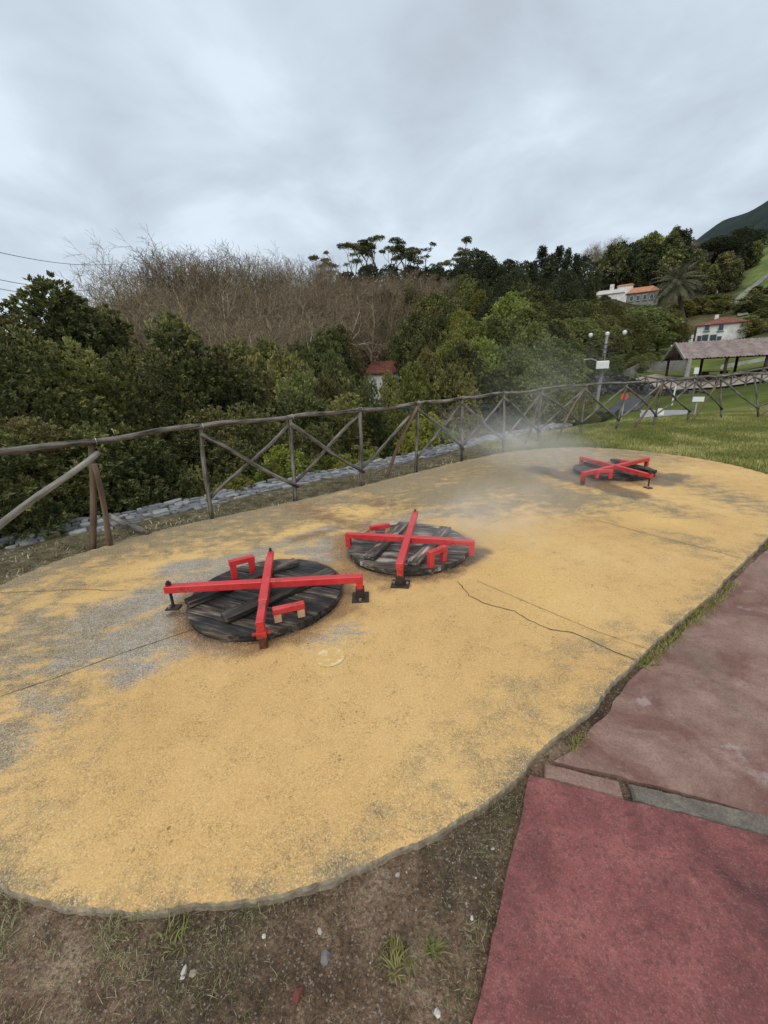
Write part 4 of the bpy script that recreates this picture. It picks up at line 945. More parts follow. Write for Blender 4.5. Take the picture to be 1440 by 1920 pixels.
def white_house():
    o = P(1300, 652, 118); e = P(1393, 652, 118); rx = (e - o); rx.z = 0; W_ = rx.length; rx.normalize(); d = Vector((-rx.y, rx.x, 0)); o.z = min(tz(o.x, o.y), P(1300, 655, 118).z); zt = P(1340, 608, 118).z; D_ = 7.5
    t = thing('white_house', 'two storey whitewashed house with a low red tiled hip roof on the hillside', 'house', o)
    b = B(); c = o + rx * W_ / 2 + d * D_ / 2; b.box((c.x, c.y, (o.z - 2 + zt) / 2), (W_, D_, zt - o.z + 2), rx); b.obj('wall', M_white, t)
    b = B(); hip_roof(b, o, rx, d, W_, D_, zt + .05, 1.5); rf = b.obj('roof', M_tile_red, t)
    b = B(); c = o + rx * W_ * .36 + d * D_ * .5; b.box((c.x, c.y, zt + 1.5), (.7, .7, 1.3), rx); b.obj('chimney', M_white, rf)
    H_ = zt - o.z
    at_ = lambda px, py: (lambda q: Vector((*(o + rx * ((q - o).dot(rx))).xy, q.z)) - d * .06)(P(px, py, 118))
    for px, py in ((1326, 614), (1352, 614)): wall_window(t, at_(px, py), rx, -d, 1.0, 1.4)
    for px, py in ((1311, 635), (1348, 636)): wall_window(t, at_(px, py), rx, -d, .9, 1.3)
    for px, py in ((1321, 638), (1336, 638)): wall_window(t, at_(px, py), rx, -d, 1.1, 2.2, True)
    # lower wing on the left
    o2 = o - rx * 4.2 - d * .5; b = B(); c = o2 + rx * 2.1 + d * 2.4; z2 = P(1285, 629, 118).z; b.box((c.x, c.y, (o.z - 2 + z2) / 2), (4.2, 4.8, z2 - o.z + 2), rx); wg = b.obj('side_wing', M_white, t)
    wall_window(t, Vector((*(o2 + rx * 2.6 - d * .06).xy, z2 - 1.3)), rx, -d, 1.0, 1.9, True)
white_house()
def long_house():
    r_ = 160; o = P(1113, 566, r_); e = P(1233, 566, r_); rx = e - o; rx.z = 0; W_ = rx.length; rx.normalize(); d = Vector((-rx.y, rx.x, 0)); zt = P(1170, 551, r_).z; o.z = zt - 4.5; D_ = 8
    t = thing('long_farmhouse', 'long low farmhouse with an orange tiled roof below the palm slope', 'house', o)
    k = .52
    b = B(); c = o + rx * W_ * (k / 2) + d * D_ / 2; b.box((c.x, c.y, zt - 2.5), (W_ * k, D_, 6), rx); b.obj('wall', M_white, t)
    b = B(); c = o + rx * W_ * (k + 1) / 2 + d * D_ / 2; b.box((c.x, c.y, zt - 3), (W_ * (1 - k), D_, 5.6), rx); b.obj('stone_front', M_conc, t)
    b = B(); hip_roof(b, o + rx * W_ * k, rx, d, W_ * (1 - k), D_, zt - .1, 2.0, .4, .4); b.obj('roof', M_tile_orange, t)
    b = B(); hip_roof(b, o, rx, d, W_ * k - .9, D_, zt + .55, 1.7, .3, .2); rf = b.obj('pale_roof', simple('pale_roof_sheet', (.42, .38, .34), (.58, .54, .50), 1), t)
    b = B(); c = o + rx * W_ * .27 + d * 3; b.box((c.x, c.y, zt + 2.4), (1.2, 1.2, 2.2), rx); b.obj('chimney', M_white, rf)
    b = B(); c = o + rx * W_ * .48 + d * 5; b.box((c.x, c.y, zt + 1.6), (4.4, 2.4, 2.6), rx); up = b.obj('roof_room', M_white, t)
    b = B(); hip_roof(b, c - rx * 2.2 - d * 1.2, rx, d, 4.4, 2.4, zt + 2.92, .5, .2, .3); b.obj('roof_room_cover', M_tile_orange, up)
    for q in (.60, .70, .80, .90):
        wall_window(t, Vector((*(o + rx * W_ * q - d * .06).xy, zt - 1.7)), rx, -d, 1.0, 1.5)
long_house()
def small_house():
    r_ = 46; o = P(690, 724, r_); e = P(716, 724, r_); rx = (e - o); rx.z = 0; W_ = 4.0; rx.normalize(); d = Vector((-rx.y, rx.x, 0)); zt = P(705, 699, r_).z; o.z = zt - 4
    t = thing('small_cottage', 'small white cottage with a dark red tiled roof half hidden among the trees', 'house', o)
    b = B(); c = o + rx * W_ / 2 + d * 2; b.box((c.x, c.y, zt - 1.9), (W_, 4, 3.9), rx); b.obj('wall', M_white, t)
    b = B(); hip_roof(b, o, rx, d, W_, 4, zt + .02, 1.25, .25, .25); b.obj('roof', M_tile_red, t)
    wall_window(t, Vector((*(o + rx * W_ * .72 - d * .06).xy, zt - .9)), rx, -d, .7, .9)
small_house()
def shed():
    r_ = 70; o = P(1149, 668, r_); e = P(1173, 668, r_); rx = e - o; rx.z = 0; W_ = rx.length; rx.normalize(); d = Vector((-rx.y, rx.x, 0)); zt = P(1160, 651, r_).z; o.z = P(1160, 668, r_).z
    t = thing('white_shed', 'tiny white shed with a green double door under the dark trees', 'shed', o)
    c = o + rx * W_ / 2 + d * .9; b = B(); b.box((c.x, c.y, (zt + o.z - 1.5) / 2), (W_, 1.8, zt - o.z + 1.5), rx); b.obj('wall', M_white, t)
    b = B(); b.box((c.x, c.y, zt + .06), (W_ + .3, 2.1, .12), rx); b.obj('roof', M_white, t)
    for k in (-1, 1):
        c = o + rx * (W_ / 2 + k * W_ * .17) - d * .04; b = B(); b.box((c.x, c.y, (o.z + zt) / 2 - .12), (W_ * .32, .08, (zt - o.z) * .8), rx); b.obj('door', M_green, t)
shed()
def light_pole():
    r_ = 36; base = at(1119, r_); top = P(1134, 627, r_); base = Vector((P(1117, 760, r_).x, P(1117, 760, r_).y, base.z)); top.x += 0
    t = thing('light_pole', 'tall concrete light pole with three lamps and a white transformer box', 'light pole', base)
    top = Vector((base.x + .25, base.y, top.z)); ax = Vector((math.cos(.5), -math.sin(.5), 0))
    b = B(); b.tube([base - Vector((0, 0, .3)), top], [.15, .10], 8); b.obj('pole', M_polec, t)
    at_z = lambda py: P(1130, py, r_).z
    lean = lambda z: base.lerp(top, (z - base.z) / (top.z - base.z))
    z = at_z(633); c = lean(z); b = B(); b.beam(c - ax * 1.1, c + ax * 1.1, .07, .07); b.obj('cross_arm', M_dsteel, t)
    for s_ in (-1.1, 0, 1.1):
        b = B(); q = c + ax * s_ + Vector((0, 0, .22)); b.tube([q - Vector((0, 0, .16)), q - Vector((0, 0, .06)), q + Vector((0, 0, .08)), q + Vector((0, 0, .16))], [.05, .13, .15, .06], 10); b.obj('lamp', M_signw, t)
    z0, z1 = at_z(663), at_z(646); c0, c1_ = lean(z0), lean(z1)
    fx = Vector((0, 0, 0)) - Vector((base.x, base.y, 0)).normalized() * .3
    b = B()
    for za in (z0, (z0 + z1) / 2, z1): b.beam(Vector((*c0.xy, za)) + fx - ax * .95, Vector((*c0.xy, za)) + fx + ax * .95, .06, .06)
    for s_ in (-.95, .95): b.beam(Vector((*c0.xy, z0)) + fx + ax * s_, Vector((*c0.xy, z1)) + fx + ax * s_, .06, .06, up=(1, 0, 0))
    b.obj('switch_frame', M_dsteel, t)
    z0, z1 = at_z(692), at_z(677); c = lean((z0 + z1) / 2); b = B(); b.box(c + fx * 1.8, (.85, .5, z1 - z0), ax); tb_ = b.obj('transformer_box', M_signw, t, .04)
    b = B()
    for k in (-.35, 0, .35): b.tube([c + fx * 1.8 + ax * k + Vector((0, 0, (z1 - z0) / 2)), c + fx * 1.8 + ax * k + Vector((0, 0, (z1 - z0) / 2 + .35))], .06, 6)
    b.obj('insulators', M_dsteel, tb_)
    z = at_z(681); c = lean(z); b = B(); b.tube([c, c - ax * .8 + Vector((0, 0, .35)), c - ax * 1.6 + Vector((0, 0, .3))], .035, 6); am_ = b.obj('lamp_arm', M_grey, t)
    b = B(); b.box(c - ax * 1.75 + Vector((0, 0, .28)), (.5, .2, .12), ax); b.obj('street_lamp', M_signw, am_)
    z = at_z(640); c = lean(z)
    b = B(); b.tube([c + fx * .6, Vector((*lean(at_z(690)).xy, at_z(690))) + fx * .6], .05, 6); b.obj('conduit', M_grey, t)
light_pole()
def pole(px, ytop, ybot, r, rad, label, mat):
    a = P(px, ytop, r); zb = min(P(px, ybot, r).z, tz(a.x, a.y)) - .1; b = B(); b.tube([(a.x, a.y, zb), (a.x + .05, a.y, a.z)], [rad, rad * .75], 8)
    c = B(); return tag(b.obj('utility_pole', mat, loc=(a.x, a.y, zb)), label, 'pole')
pole(1076, 668, 706, 48, .10, 'slim pale pole standing among the trees left of the light pole', M_polec)
pole(1100, 672, 704, 55, .09, 'short thin pole close behind the light pole', M_polec)
pole(1305, 615, 655, 80, .16, 'wooden utility pole standing in front of the white house', M_dwood)
pole(1293, 672, 704, 44.0, .2, 'stubby concrete pillar under the left end of the pavilion', M_polec)
pole(1266, 722, 765, 32, .05, 'thin white post on the bank beside the basalt wall', M_signw)
pole(1345, 545, 575, 150, .2, 'bare pole beside the farm track on the hill', M_polec)
pole(1416, 560, 590, 150, .2, 'leaning pole in the scrub on the right hillside', M_polec)
def sign(name, px, y0, y1, wd_px, ybot, r, label, mat, posts=1, disc=False):
    c = P(px, (y0 + y1) / 2, r); o, rx, d = frame(px, r); h = P(px, y0, r).z - P(px, y1, r).z; w_ = (P(px + wd_px / 2, y0, r) - P(px - wd_px / 2, y0, r)).length; zb = min(tz(c.x, c.y), P(px, ybot, r).z) - .05
    t = thing(name, label, 'sign', (c.x, c.y, zb)); b = B()
    if disc: b.tube([c - d * .02, c + d * .02], h / 2, 20)
    else: b.box(c, (w_, .05, h), rx)
    b.obj('face', mat, t)
    for k in range(posts):
        off = 0 if posts == 1 else (k - .5) * w_ * .7; q = c + rx * off + d * .06; b = B(); b.tube([(q.x, q.y, zb), (q.x, q.y, c.z + h * .45)], .03, 6); b.obj('post', M_grey, t)
sign('road_sign', 1171, 737, 750, 13, 768, 27, 'round red orange road sign behind the fence', M_signr, 1, True)
sign('notice_board', 1308, 744, 753, 25, 772, 22, 'small blank white notice board on a post seen through the fence', M_signw, 1)
sign('pavilion_sign', 1306, 689, 701, 9, 715, 41, 'small white panel at the front of the pavilion', M_signw, 1)
sign('barrier_panel', 1237, 766, 778, 16, 782, 21, 'low white barrier panel by the pale slab beyond the fence', M_signw, 2)
o_, rx_, d_ = frame(1252, 20.5); b = B()
b.prism(rough_poly([(o_ + rx_ * u_ + d_ * v_).xy for u_, v_ in ((-.7, -1.2), (.75, -1.2), (1.1, 3), (-.8, 3))], .2, 3, .2), tz(o_.x, o_.y) - .3, tz(o_.x, o_.y) + .10)
struct(b.obj('concrete_slab', simple('pale_slab', (.22, .215, .205), (.36, .35, .33), 3)))
# power lines on the left
for k, (ya, yb, r0, r1) in enumerate(((455, 489, 70, 110), (512, 536, 70, 110), (531, 552, 72, 112))):
    a, c = P(-260, ya - 46, r0 * .7), P(215, yb + 6, r1); pts_ = []
    for i in range(25):
        t_ = i / 24; q = a.lerp(c, t_); q.z -= 1.2 * math.sin(PI * t_); pts_.append(q)
    b = B(); b.tube(pts_, .035, 5)
    tag(b.obj('power_line', simple('dark_cable', (.04, .04, .045), (.07, .07, .075), 1)), ['uppermost power line crossing the sky at the left', 'middle power line at the left just above the treetops', 'lowest power line at the left touching the treetops'][k], 'power line', 'power lines at the left')
# ------------------------------------------------------------------ plants
def leafmesh(name, pos, out_, per, L_, W_, mat, seed, up=.25, spread=.9, droop=.15, tint=None):
    g = np.random.default_rng(seed); n = len(pos)
    p = np.repeat(pos, per, 0); o = np.repeat(out_, per, 0); m = len(p)
    d = o * .55 + g.normal(size=(m, 3)) * spread * .6; d[:, 2] += up; d /= np.linalg.norm(d, axis=1)[:, None] + 1e-9
    s = np.cross(d, g.normal(size=(m, 3))); s /= np.linalg.norm(s, axis=1)[:, None] + 1e-9
    l = L_ * g.uniform(.65, 1.25, (m, 1)); w_ = W_ * g.uniform(.7, 1.2, (m, 1))
    b0 = p + g.normal(size=(m, 3)) * L_ * .18
    mid = b0 + d * l * .5; nz = np.cross(s, d) * l * .12
    tip = b0 + d * l; tip[:, 2] -= droop * l[:, 0]
    V = np.stack([b0, mid + s * w_ * .5 + nz, tip, mid - s * w_ * .5 + nz], 1).reshape(-1, 3)
    F = np.arange(m * 4).reshape(-1, 4)
    me = mesh(name, V, F, [mat], None, False)
    tc_ = g.random(n) if tint is None else tint
    t = np.clip(np.repeat(tc_, per) * .75 + g.random(m) * .3, 0, 1)
    fattr(me, 'tint', t, 'FACE'); return me

def prof(kind, t):
    if kind == 'round': return math.sin(PI * min(1, max(0, t * .88 + .08))) ** .6
    if kind == 'cone': return max(.10, (1 - t) ** .55) * min(1, .55 + t * 2.5)
    if kind == 'broad': return (math.sin(PI * min(1, t * .75 + .22)) ** .5)
    if kind == 'tall': return math.sin(PI * min(1, t * .85 + .12)) ** .45 * (1 - .25 * t)
def tree_proto(name, kind, H, R_, base, nl, ncl, per, L_, W_, seed, lob=(.20, .36), trunk_r=.16, up=.25, spread=.9):
    g = np.random.default_rng(seed); lobes = []
    for k in range(nl):
        t = (k + g.random()) / nl; t = t ** .9; a = k * 2.399 + g.uniform(-.6, .6); rr = R_ * prof(kind, t); lr = R_ * g.uniform(*lob) * (.62 + .38 * prof(kind, t))
        q = max(0, rr - lr * .75) * math.sqrt(g.uniform(.35, 1.0)); lobes.append((q * math.cos(a), q * math.sin(a), base + (H - base - lr * .7) * t + lr * .15, lr))
    lobes = np.array(lobes); pos = []; outs = []; tint = []
    for (x, y, z, lr) in lobes:
        m = int(ncl * (lr / (R_ * lob[1])) ** 1.6) + 6
        d = g.normal(size=(m, 3)); d[:, 2] += .35; c = np.array([x, y, 0]); c = c / (np.linalg.norm(c) + .3 * R_); d += c * .55
        d /= np.linalg.norm(d, axis=1)[:, None]
        pos.append(np.array([x, y, z]) + d * lr * g.uniform(.55, 1.08, (m, 1)) * np.array([1, 1, .82])); outs.append(d); tint.append(np.clip(g.random(m) * .6 + g.random() * .45, 0, 1))
    pos = np.concatenate(pos); outs = np.concatenate(outs); tint = np.concatenate(tint)
    cr = lambda mat: leafmesh(name + '_crown', pos, outs, per, L_, W_, mat, seed + 1, up, spread, .15, tint)
    b = B(); top = Vector((g.normal() * .2, g.normal() * .2, H * .82)); tr_pts = [Vector((0, 0, -.5)), Vector((g.normal() * .1, g.normal() * .1, H * .25)), Vector((g.normal() * .2, g.normal() * .2, H * .5)), top]
    b.tube(tr_pts, [trunk_r * 1.3, trunk_r, trunk_r * .7, trunk_r * .2], 7)
    for k in range(0, nl, max(1, nl // 14)):
        x, y, z, lr = lobes[k]; z0 = max(base * .6, z - math.hypot(x, y) * .7 - .3); p0 = Vector((0, 0, min(z0, H * .75))); q = Vector((x, y, z))
        mid = p0.lerp(q, .5) + Vector((0, 0, -.08 * q.length * .3)); b.tube([p0, mid, q], [trunk_r * .5, trunk_r * .32, trunk_r * .12], 5)
    V = b.V; tm = mesh(name + '_trunk', V, b.F, [M_bark], None, True)
    return cr, tm, H, 2 * R_

def bare_proto(name, H, R_, seed, mat, bud=0.0):
    g = random.Random(seed); V = []; F = []
    TI = []
    def tube3(p, q, r0, r1, n=3, tv=0.):
        TI.extend([tv] * n)
        d = (q - p); a = d.orthogonal().normalized(); bb = d.normalized().cross(a); k = len(V)
        for pp, rr in ((p, r0), (q, r1)):
            for j in range(n):
                t = 2 * PI * j / n; V.append(tuple(pp + (a * math.cos(t) + bb * math.sin(t)) * rr))
        for j in range(n): F.append((k + j, k + (j + 1) % n, k + n + (j + 1) % n, k + n + j))
    def grow(p, d, ln, r, lv):
        steps = 3 if lv < 3 else 2; q = p
        for s_ in range(steps):
            d = (d + Vector((g.uniform(-1, 1), g.uniform(-1, 1), g.uniform(-.8, 1) + (.05 if lv else .3))) * (.30 if lv else .07)).normalized()
            q2 = q + d * ln / steps; r2 = r * (1 - .28 / 1 * (s_ + 1) / steps); tube3(q, q2, r * (1 - .28 * s_ / steps), r2, 6 if lv < 2 else 3, (1., .95, .8, .45, .15, 0.)[lv]); q = q2
            if lv < 5 and (lv > 0 or s_ >= 1):
                nb = (3, 2, 2, 1, 1)[lv] if s_ < steps - 1 else (4, 3, 3, 3, 2)[lv]
                for k in range(nb):
                    ax = d.orthogonal().normalized(); ax.rotate(Matrix.Rotation(g.uniform(0, 2 * PI), 3, d)); ang = g.uniform(.45, 1.15)
                    nd = (d * math.cos(ang) + ax * math.sin(ang)).normalized()
                    if lv >= 1: nd = (nd + Vector((0, 0, .08))).normalized()
                    grow(q, nd, ln * g.uniform(.52, .72), max(.014, r2 * g.uniform(.5, .68)), lv + 1)
    grow(Vector((0, 0, -.4)), Vector((0, 0, 1)), H * .40, H * .016, 0)
    A_ = np.array(V); p9 = np.percentile(A_[:, 2], 94); A_[:, 2] = np.where(A_[:, 2] > p9, p9 + (A_[:, 2] - p9) * .5, A_[:, 2]); zmax = A_[:, 2].max(); rm = np.percentile(np.hypot(A_[:, 0], A_[:, 1]), 97)
    A_ *= H / zmax; R_ = rm * H / zmax
    me = mesh(name, A_, np.array(F), [mat], None, False); fattr(me, 'tint', TI, 'FACE'); return me, H, 2 * R_

def umbrella_proto(name, H, seed, mat):
    g = np.random.default_rng(seed); b = B(); pos = []; outs = []
    top = []
    def up_(p, d, ln, r, lv):
        q = p + d * ln; b.tube([p, p.lerp(q, .5) + Vector((g.normal(), g.normal(), 0)) * ln * .05, q], [r, r * .85, r * .7], 5)
        if lv == 4 or (lv >= 2 and g.random() < .3): top.append(q); return
        for k in range(2 if lv else 3):
            a = g.uniform(0, 2 * PI); e = g.uniform(.3, .62); nd = (d + Vector((math.cos(a) * e, math.sin(a) * e, .12))).normalized(); up_(q, nd, ln * g.uniform(.5, .75), r * .62, lv + 1)
    up_(Vector((0, 0, -.5)), Vector((.04, .02, 1)).normalized(), H * .45, .2, 0)
    zs = max(t.z for t in top)
    for t in top:
        R_ = g.uniform(.45, 1.25); m = int(70 * R_)
        a = g.uniform(0, 2 * PI, m); rr = R_ * np.sqrt(g.random(m)); p = np.stack([t.x + rr * np.cos(a), t.y + rr * np.sin(a), t.z + .22 * (1 - (rr / R_) ** 2) + g.normal(size=m) * .09], 1)
        pos.append(p); o = np.stack([np.cos(a) * .4, np.sin(a) * .4, np.full(m, .8)], 1); outs.append(o)
    pos = np.concatenate(pos); outs = np.concatenate(outs)
    cm = leafmesh(name + '_crown', pos, outs, 3, .34, .15, mat, seed, .3)
    return cm, mesh(name + '_trunk', b.V, b.F, [M_bark], None, True), zs + .4, 7.0

def instance(name, crown, trunk, loc, s, rot, label, cat, group, single=False):
    if trunk is None or single:
        o = link(name, crown); o.location = loc; o.scale = s; o.rotation_euler = (0, 0, rot); return tag(o, label, cat, group)
    t = thing(name, label, cat, loc, group); t.scale = s; t.rotation_euler = (0, 0, rot)
    link('crown', crown, t); link('trunk', trunk, t); return t

NEAR = [tree_proto('near_a', 'cone', 10, 3.3, .6, 52, 120, 15, .135, .06, 11, (.24, .40), up=.45, spread=.62), tree_proto('near_b', 'round', 10, 3.4, .8, 48, 130, 15, .135, .06, 12, (.24, .40), up=.45, spread=.62), tree_proto('near_c', 'tall', 10, 2.8, .5, 50, 110, 15, .135, .06, 13, (.26, .42), up=.45, spread=.62)]
MID = [tree_proto('mid_a', 'round', 10, 3.8, 1.2, 34, 120, 7, .24, .14, 21, (.26, .42), up=.4, spread=.75), tree_proto('mid_b', 'broad', 10, 4.2, 1.6, 36, 120, 7, .26, .15, 22, (.26, .42), up=.4, spread=.75), tree_proto('mid_c', 'tall', 10, 3.0, .9, 34, 120, 7, .23, .13, 23, (.26, .42), up=.4, spread=.75)]
FAR = [tree_proto('far_a', 'round', 10, 4.0, .6, 22, 34, 4, .85, .42, 31), tree_proto('far_b', 'tall', 10, 3.2, .5, 22, 34, 4, .8, .4, 32), tree_proto('far_c', 'broad', 10, 4.4, .8, 24, 34, 4, .85, .42, 33)]
CON = [tree_proto('con_a', 'cone', 14, 2.9, .8, 40, 46, 5, .50, .16, 41, (.18, .30)), tree_proto('con_b', 'cone', 14, 2.5, .6, 40, 44, 5, .48, .15, 42, (.18, .3))]
BUSH = [tree_proto('bush_a', 'round', 1.6, .85, .1, 22, 36, 8, .12, .05, 51, (.22, .38), .03), tree_proto('bush_b', 'broad', 1.3, .9, .05, 22, 36, 8, .12, .05, 52, (.22, .38), .03)]
_cache = {}
def crown_of(lst, i, mat):
    k = (id(lst), i, mat.name)
    if k not in _cache: _cache[k] = lst[i][0](mat)
    return _cache[k]
BARE = [bare_proto('bare_%s' % n_, 16, 5.2, 60 + i, M_twig) for i, n_ in enumerate(('a', 'b', 'c', 'd'))]
UMB = [umbrella_proto('umb_%d' % i, 14, 70 + i, F_dark) for i in range(3)]

def tree(lst, mat, px, py, r, wd, label, group=None, name='evergreen_tree', cat='tree', i=None, sink=0, zb=None):
    i = random.randrange(len(lst)) if i is None else i
    p = P(px, py, r); z0 = (tz(p.x, p.y) if zb is None else zb) - sink; h = max(1.0, p.z - z0)
    pr = lst[i]; H_, W_ = pr[-2], pr[-1]; sxy = wd / W_
    if lst is BARE: sxy = max(sxy, .72 * h / H_)
    s = (sxy * random.uniform(.93, 1.07), sxy * random.uniform(.93, 1.07), h / H_); rot = random.uniform(0, 2 * PI)
    if lst is BARE: return instance(name, pr[0], None, (p.x, p.y, z0), s, rot, label, cat, group)
    if lst is UMB: return instance(name, pr[0], pr[1], (p.x, p.y, z0), s, rot, label, cat, group)
    return instance(name, crown_of(lst, i, mat), pr[1], (p.x, p.y, z0), s, rot, label, cat, group)

# --- near evergreens beyond the wall, left
tree(NEAR, F_dark, 80, 525, 15, 7.6, 'tall dark conical evergreen at the far left rising above the rail', None, i=0)
tree(NEAR, F_dark, -70, 560, 14, 6.5, 'dark evergreen cut by the left edge of the photo')
tree(NEAR, F_dark, 188, 582, 16.5, 7.0, 'dark evergreen on the right shoulder of the tall conical tree')
tree(NEAR, F_dark, 135, 558, 15.5, 5.6, 'dark evergreen filling the gap beside the tall conical tree')
tree(NEAR, F_dark, 318, 590, 13.5, 5.8, 'dark pointed evergreen standing in front of the bare brown trees', None, i=0)
tree(NEAR, F_dark, 245, 652, 12, 4.6, 'dark leafy evergreen below the two pointed treetops')
tree(NEAR, F_olive, 105, 645, 11.5, 5.0, 'olive tinted evergreen low in front of the tall conical tree')
tree(NEAR, F_dark, -20, 622, 11, 5.4, 'evergreen at the left edge just above the fence rail')
tree(NEAR, F_dark, 408, 655, 13.5, 4.8, 'evergreen on the right flank of the second pointed tree')
tree(NEAR, F_dark, 385, 770, 10.5, 3.8, 'low dark evergreen behind the second fence bay')
GN = 'dark evergreens pressed against the wall behind the fence'
for px, py, r, wd, m_ in ((40, 790, 8.2, 4.4, F_olive), (160, 800, 8.0, 4.0, F_dark), (-90, 800, 7.2, 4.0, F_dark), (270, 820, 8.6, 3.4, F_dark), (470, 760, 11.5, 4.2, F_dark), (560, 735, 14, 4.6, F_dark), (640, 745, 15, 4.2, F_olive), (120, 880, 7.4, 2.4, F_dark), (250, 900, 8.0, 2.6, F_dark), (440, 830, 9.6, 2.8, F_dark), (590, 800, 12, 3.2, F_dark), (700, 762, 15, 4.0, F_dark), (20, 900, 6.8, 2.4, F_dark), (350, 880, 8.6, 2.4, F_dark)):
    tree(NEAR, m_, px, py, r, wd, 'dark leafy evergreen growing close behind the stone wall', GN)
# --- mid distance greens of the valley
tree(MID, F_bright, 772, 690, 21, 3.8, 'rounded olive green tree with light leaf tips in front of the cottage', None, name='broadleaf_tree', i=0)
tree(NEAR, F_olive, 798, 655, 24, 4.4, 'olive green tree right behind the rounded light tipped tree', None, name='broadleaf_tree')
tree(NEAR, F_dark, 688, 706, 23, 2.6, 'small dark tree hiding the lower wall of the cottage', None)
tree(MID, F_olive, 728, 698, 25, 2.2, 'slim olive tree at the right corner of the cottage', None, name='broadleaf_tree', i=2)
tree(MID, F_dark, 622, 668, 26, 3.8, 'dark broadleaf tree left of the red roofed cottage', None, name='broadleaf_tree')
GM = 'mixed green trees filling the valley beyond the fence'
LM = {F_dark.name: 'dark green tree in the valley wood beyond the fence', F_mid.name: 'mid green tree in the valley wood beyond the fence', F_olive.name: 'olive green tree in the valley wood beyond the fence', F_bright.name: 'fresh light green tree in the valley wood beyond the fence', F_yellow.name: 'yellowish green tree in the valley wood beyond the fence', F_black.name: 'very dark green tree standing in the valley wood', F_bud.name: 'brownish budding tree in the valley wood beyond the fence'}
def mids(lst_):
    for px, py, r, wd, m_ in lst_: tree(MID, m_, px, py, r, wd, LM[m_.name], GM, 'broadleaf_tree')
mids([(500, 640, 30, 5.5, F_mid), (560, 645, 32, 5.5, F_dark), (610, 622, 36, 5.5, F_mid), (636, 612, 40, 5, F_olive), (665, 590, 55, 5.5, F_mid), (470, 690, 21, 5.5, F_olive), (530, 660, 25, 5.5, F_olive), (560, 700, 20, 4.5, F_mid), (600, 640, 30, 6, F_mid), (610, 712, 19, 3.4, F_olive), (820, 700, 24, 4.6, F_dark), (870, 650, 27, 5.2, F_dark), (850, 690, 22, 4.6, F_olive), (930, 690, 24, 5.0, F_mid), (905, 640, 30, 5.5, F_bright), (960, 650, 30, 6.0, F_mid), (1010, 690, 26, 4.8, F_mid), (1030, 640, 34, 6.5, F_mid),
      (445, 640, 28, 5.5, F_olive), (690, 580, 56, 5, F_olive), (635, 628, 36, 3.8, F_dark), (615, 625, 38, 5, F_dark), (820, 600, 38, 5.6, F_dark), (850, 620, 36, 5.5, F_bright), (880, 600, 40, 6, F_bright), (800, 620, 40, 5, F_dark), (780, 590, 46, 6, F_dark), (930, 600, 42, 6, F_mid), (960, 553, 50, 7, F_bright), (990, 580, 44, 6.5, F_mid), (1000, 610, 40, 6.5, F_mid),
      (720, 545, 58, 7, F_bud), (765, 540, 60, 7, F_bud), (800, 560, 58, 7, F_olive), (815, 550, 58, 7, F_olive), (845, 570, 54, 6, F_dark), (870, 520, 66, 8, F_mid), (885, 550, 58, 6, F_dark), (905, 530, 64, 5, F_black), (920, 560, 54, 6, F_black), (900, 545, 56, 5, F_yellow), (865, 585, 50, 5, F_yellow), (945, 520, 72, 8, F_black), (975, 530, 70, 8, F_dark), (1010, 540, 68, 8, F_dark), (1000, 570, 58, 8, F_mid), (650, 605, 52, 5, F_mid), (760, 605, 50, 5, F_mid),
      (1050, 575, 60, 9, F_mid), (1085, 566, 66, 10, F_mid), (1145, 566, 62, 6.5, F_olive), (1075, 600, 52, 8, F_mid), (1125, 592, 58, 7, F_mid), (1060, 640, 46, 7, F_mid), (1100, 620, 52, 7, F_dark), (1040, 600, 48, 7, F_dark), (1185, 590, 66, 7, F_olive), (1060, 690, 40, 5, F_dark), (1090, 660, 47, 5, F_dark), (1050, 712, 31, 3.5, F_mid), (1082, 722, 30, 2.6, F_olive)])
tree(MID, F_mid, 1205, 574, 82, 11, 'big rounded dark tree left of the white house', None, name='broadleaf_tree', i=1)
tree(MID, F_olive, 1244, 580, 84, 8.5, 'broad rounded olive tree just left of the white house', None, name='broadleaf_tree', i=1)
tree(MID, F_olive, 1277, 606, 100, 5, 'smaller tree tucked against the left end of the white house', None, name='broadleaf_tree', i=0)
# --- the leafless wood
GB = 'bare brown trees of the leafless wood'; g2_ = random.Random(9)
for px, py, r, wd in ((205, 500, 46, 9.5), (245, 475, 50, 10), (292, 463, 52, 10), (335, 468, 50, 10), (372, 462, 54, 10), (412, 464, 55, 10), (448, 468, 54, 10), (485, 478, 56, 10), (520, 482, 58, 10), (556, 480, 60, 10), (596, 486, 60, 10), (640, 492, 60, 9), (265, 520, 42, 8), (315, 525, 42, 8.5), (365, 520, 43, 8.5), (420, 520, 44, 8.5), (470, 525, 45, 8.5), (515, 530, 46, 8.5), (560, 530, 48, 8.5), (610, 530, 50, 8.5), (225, 560, 36, 6.5), (400, 570, 37, 7), (455, 575, 38, 7), (505, 580, 38, 7), (550, 570, 42, 7), (735, 505, 74, 9), (770, 512, 72, 9), (800, 520, 70, 9), (670, 515, 64, 9), (705, 520, 66, 8)):
    tree(BARE, None, px, py - 8, r, wd, 'leafless brown tree with fine twigs in the bare wood', GB, 'bare_tree')
tree(BARE, None, 180, 540, 40, 7, 'leftmost leafless tree beside the dark conical evergreen', GB, 'bare_tree')
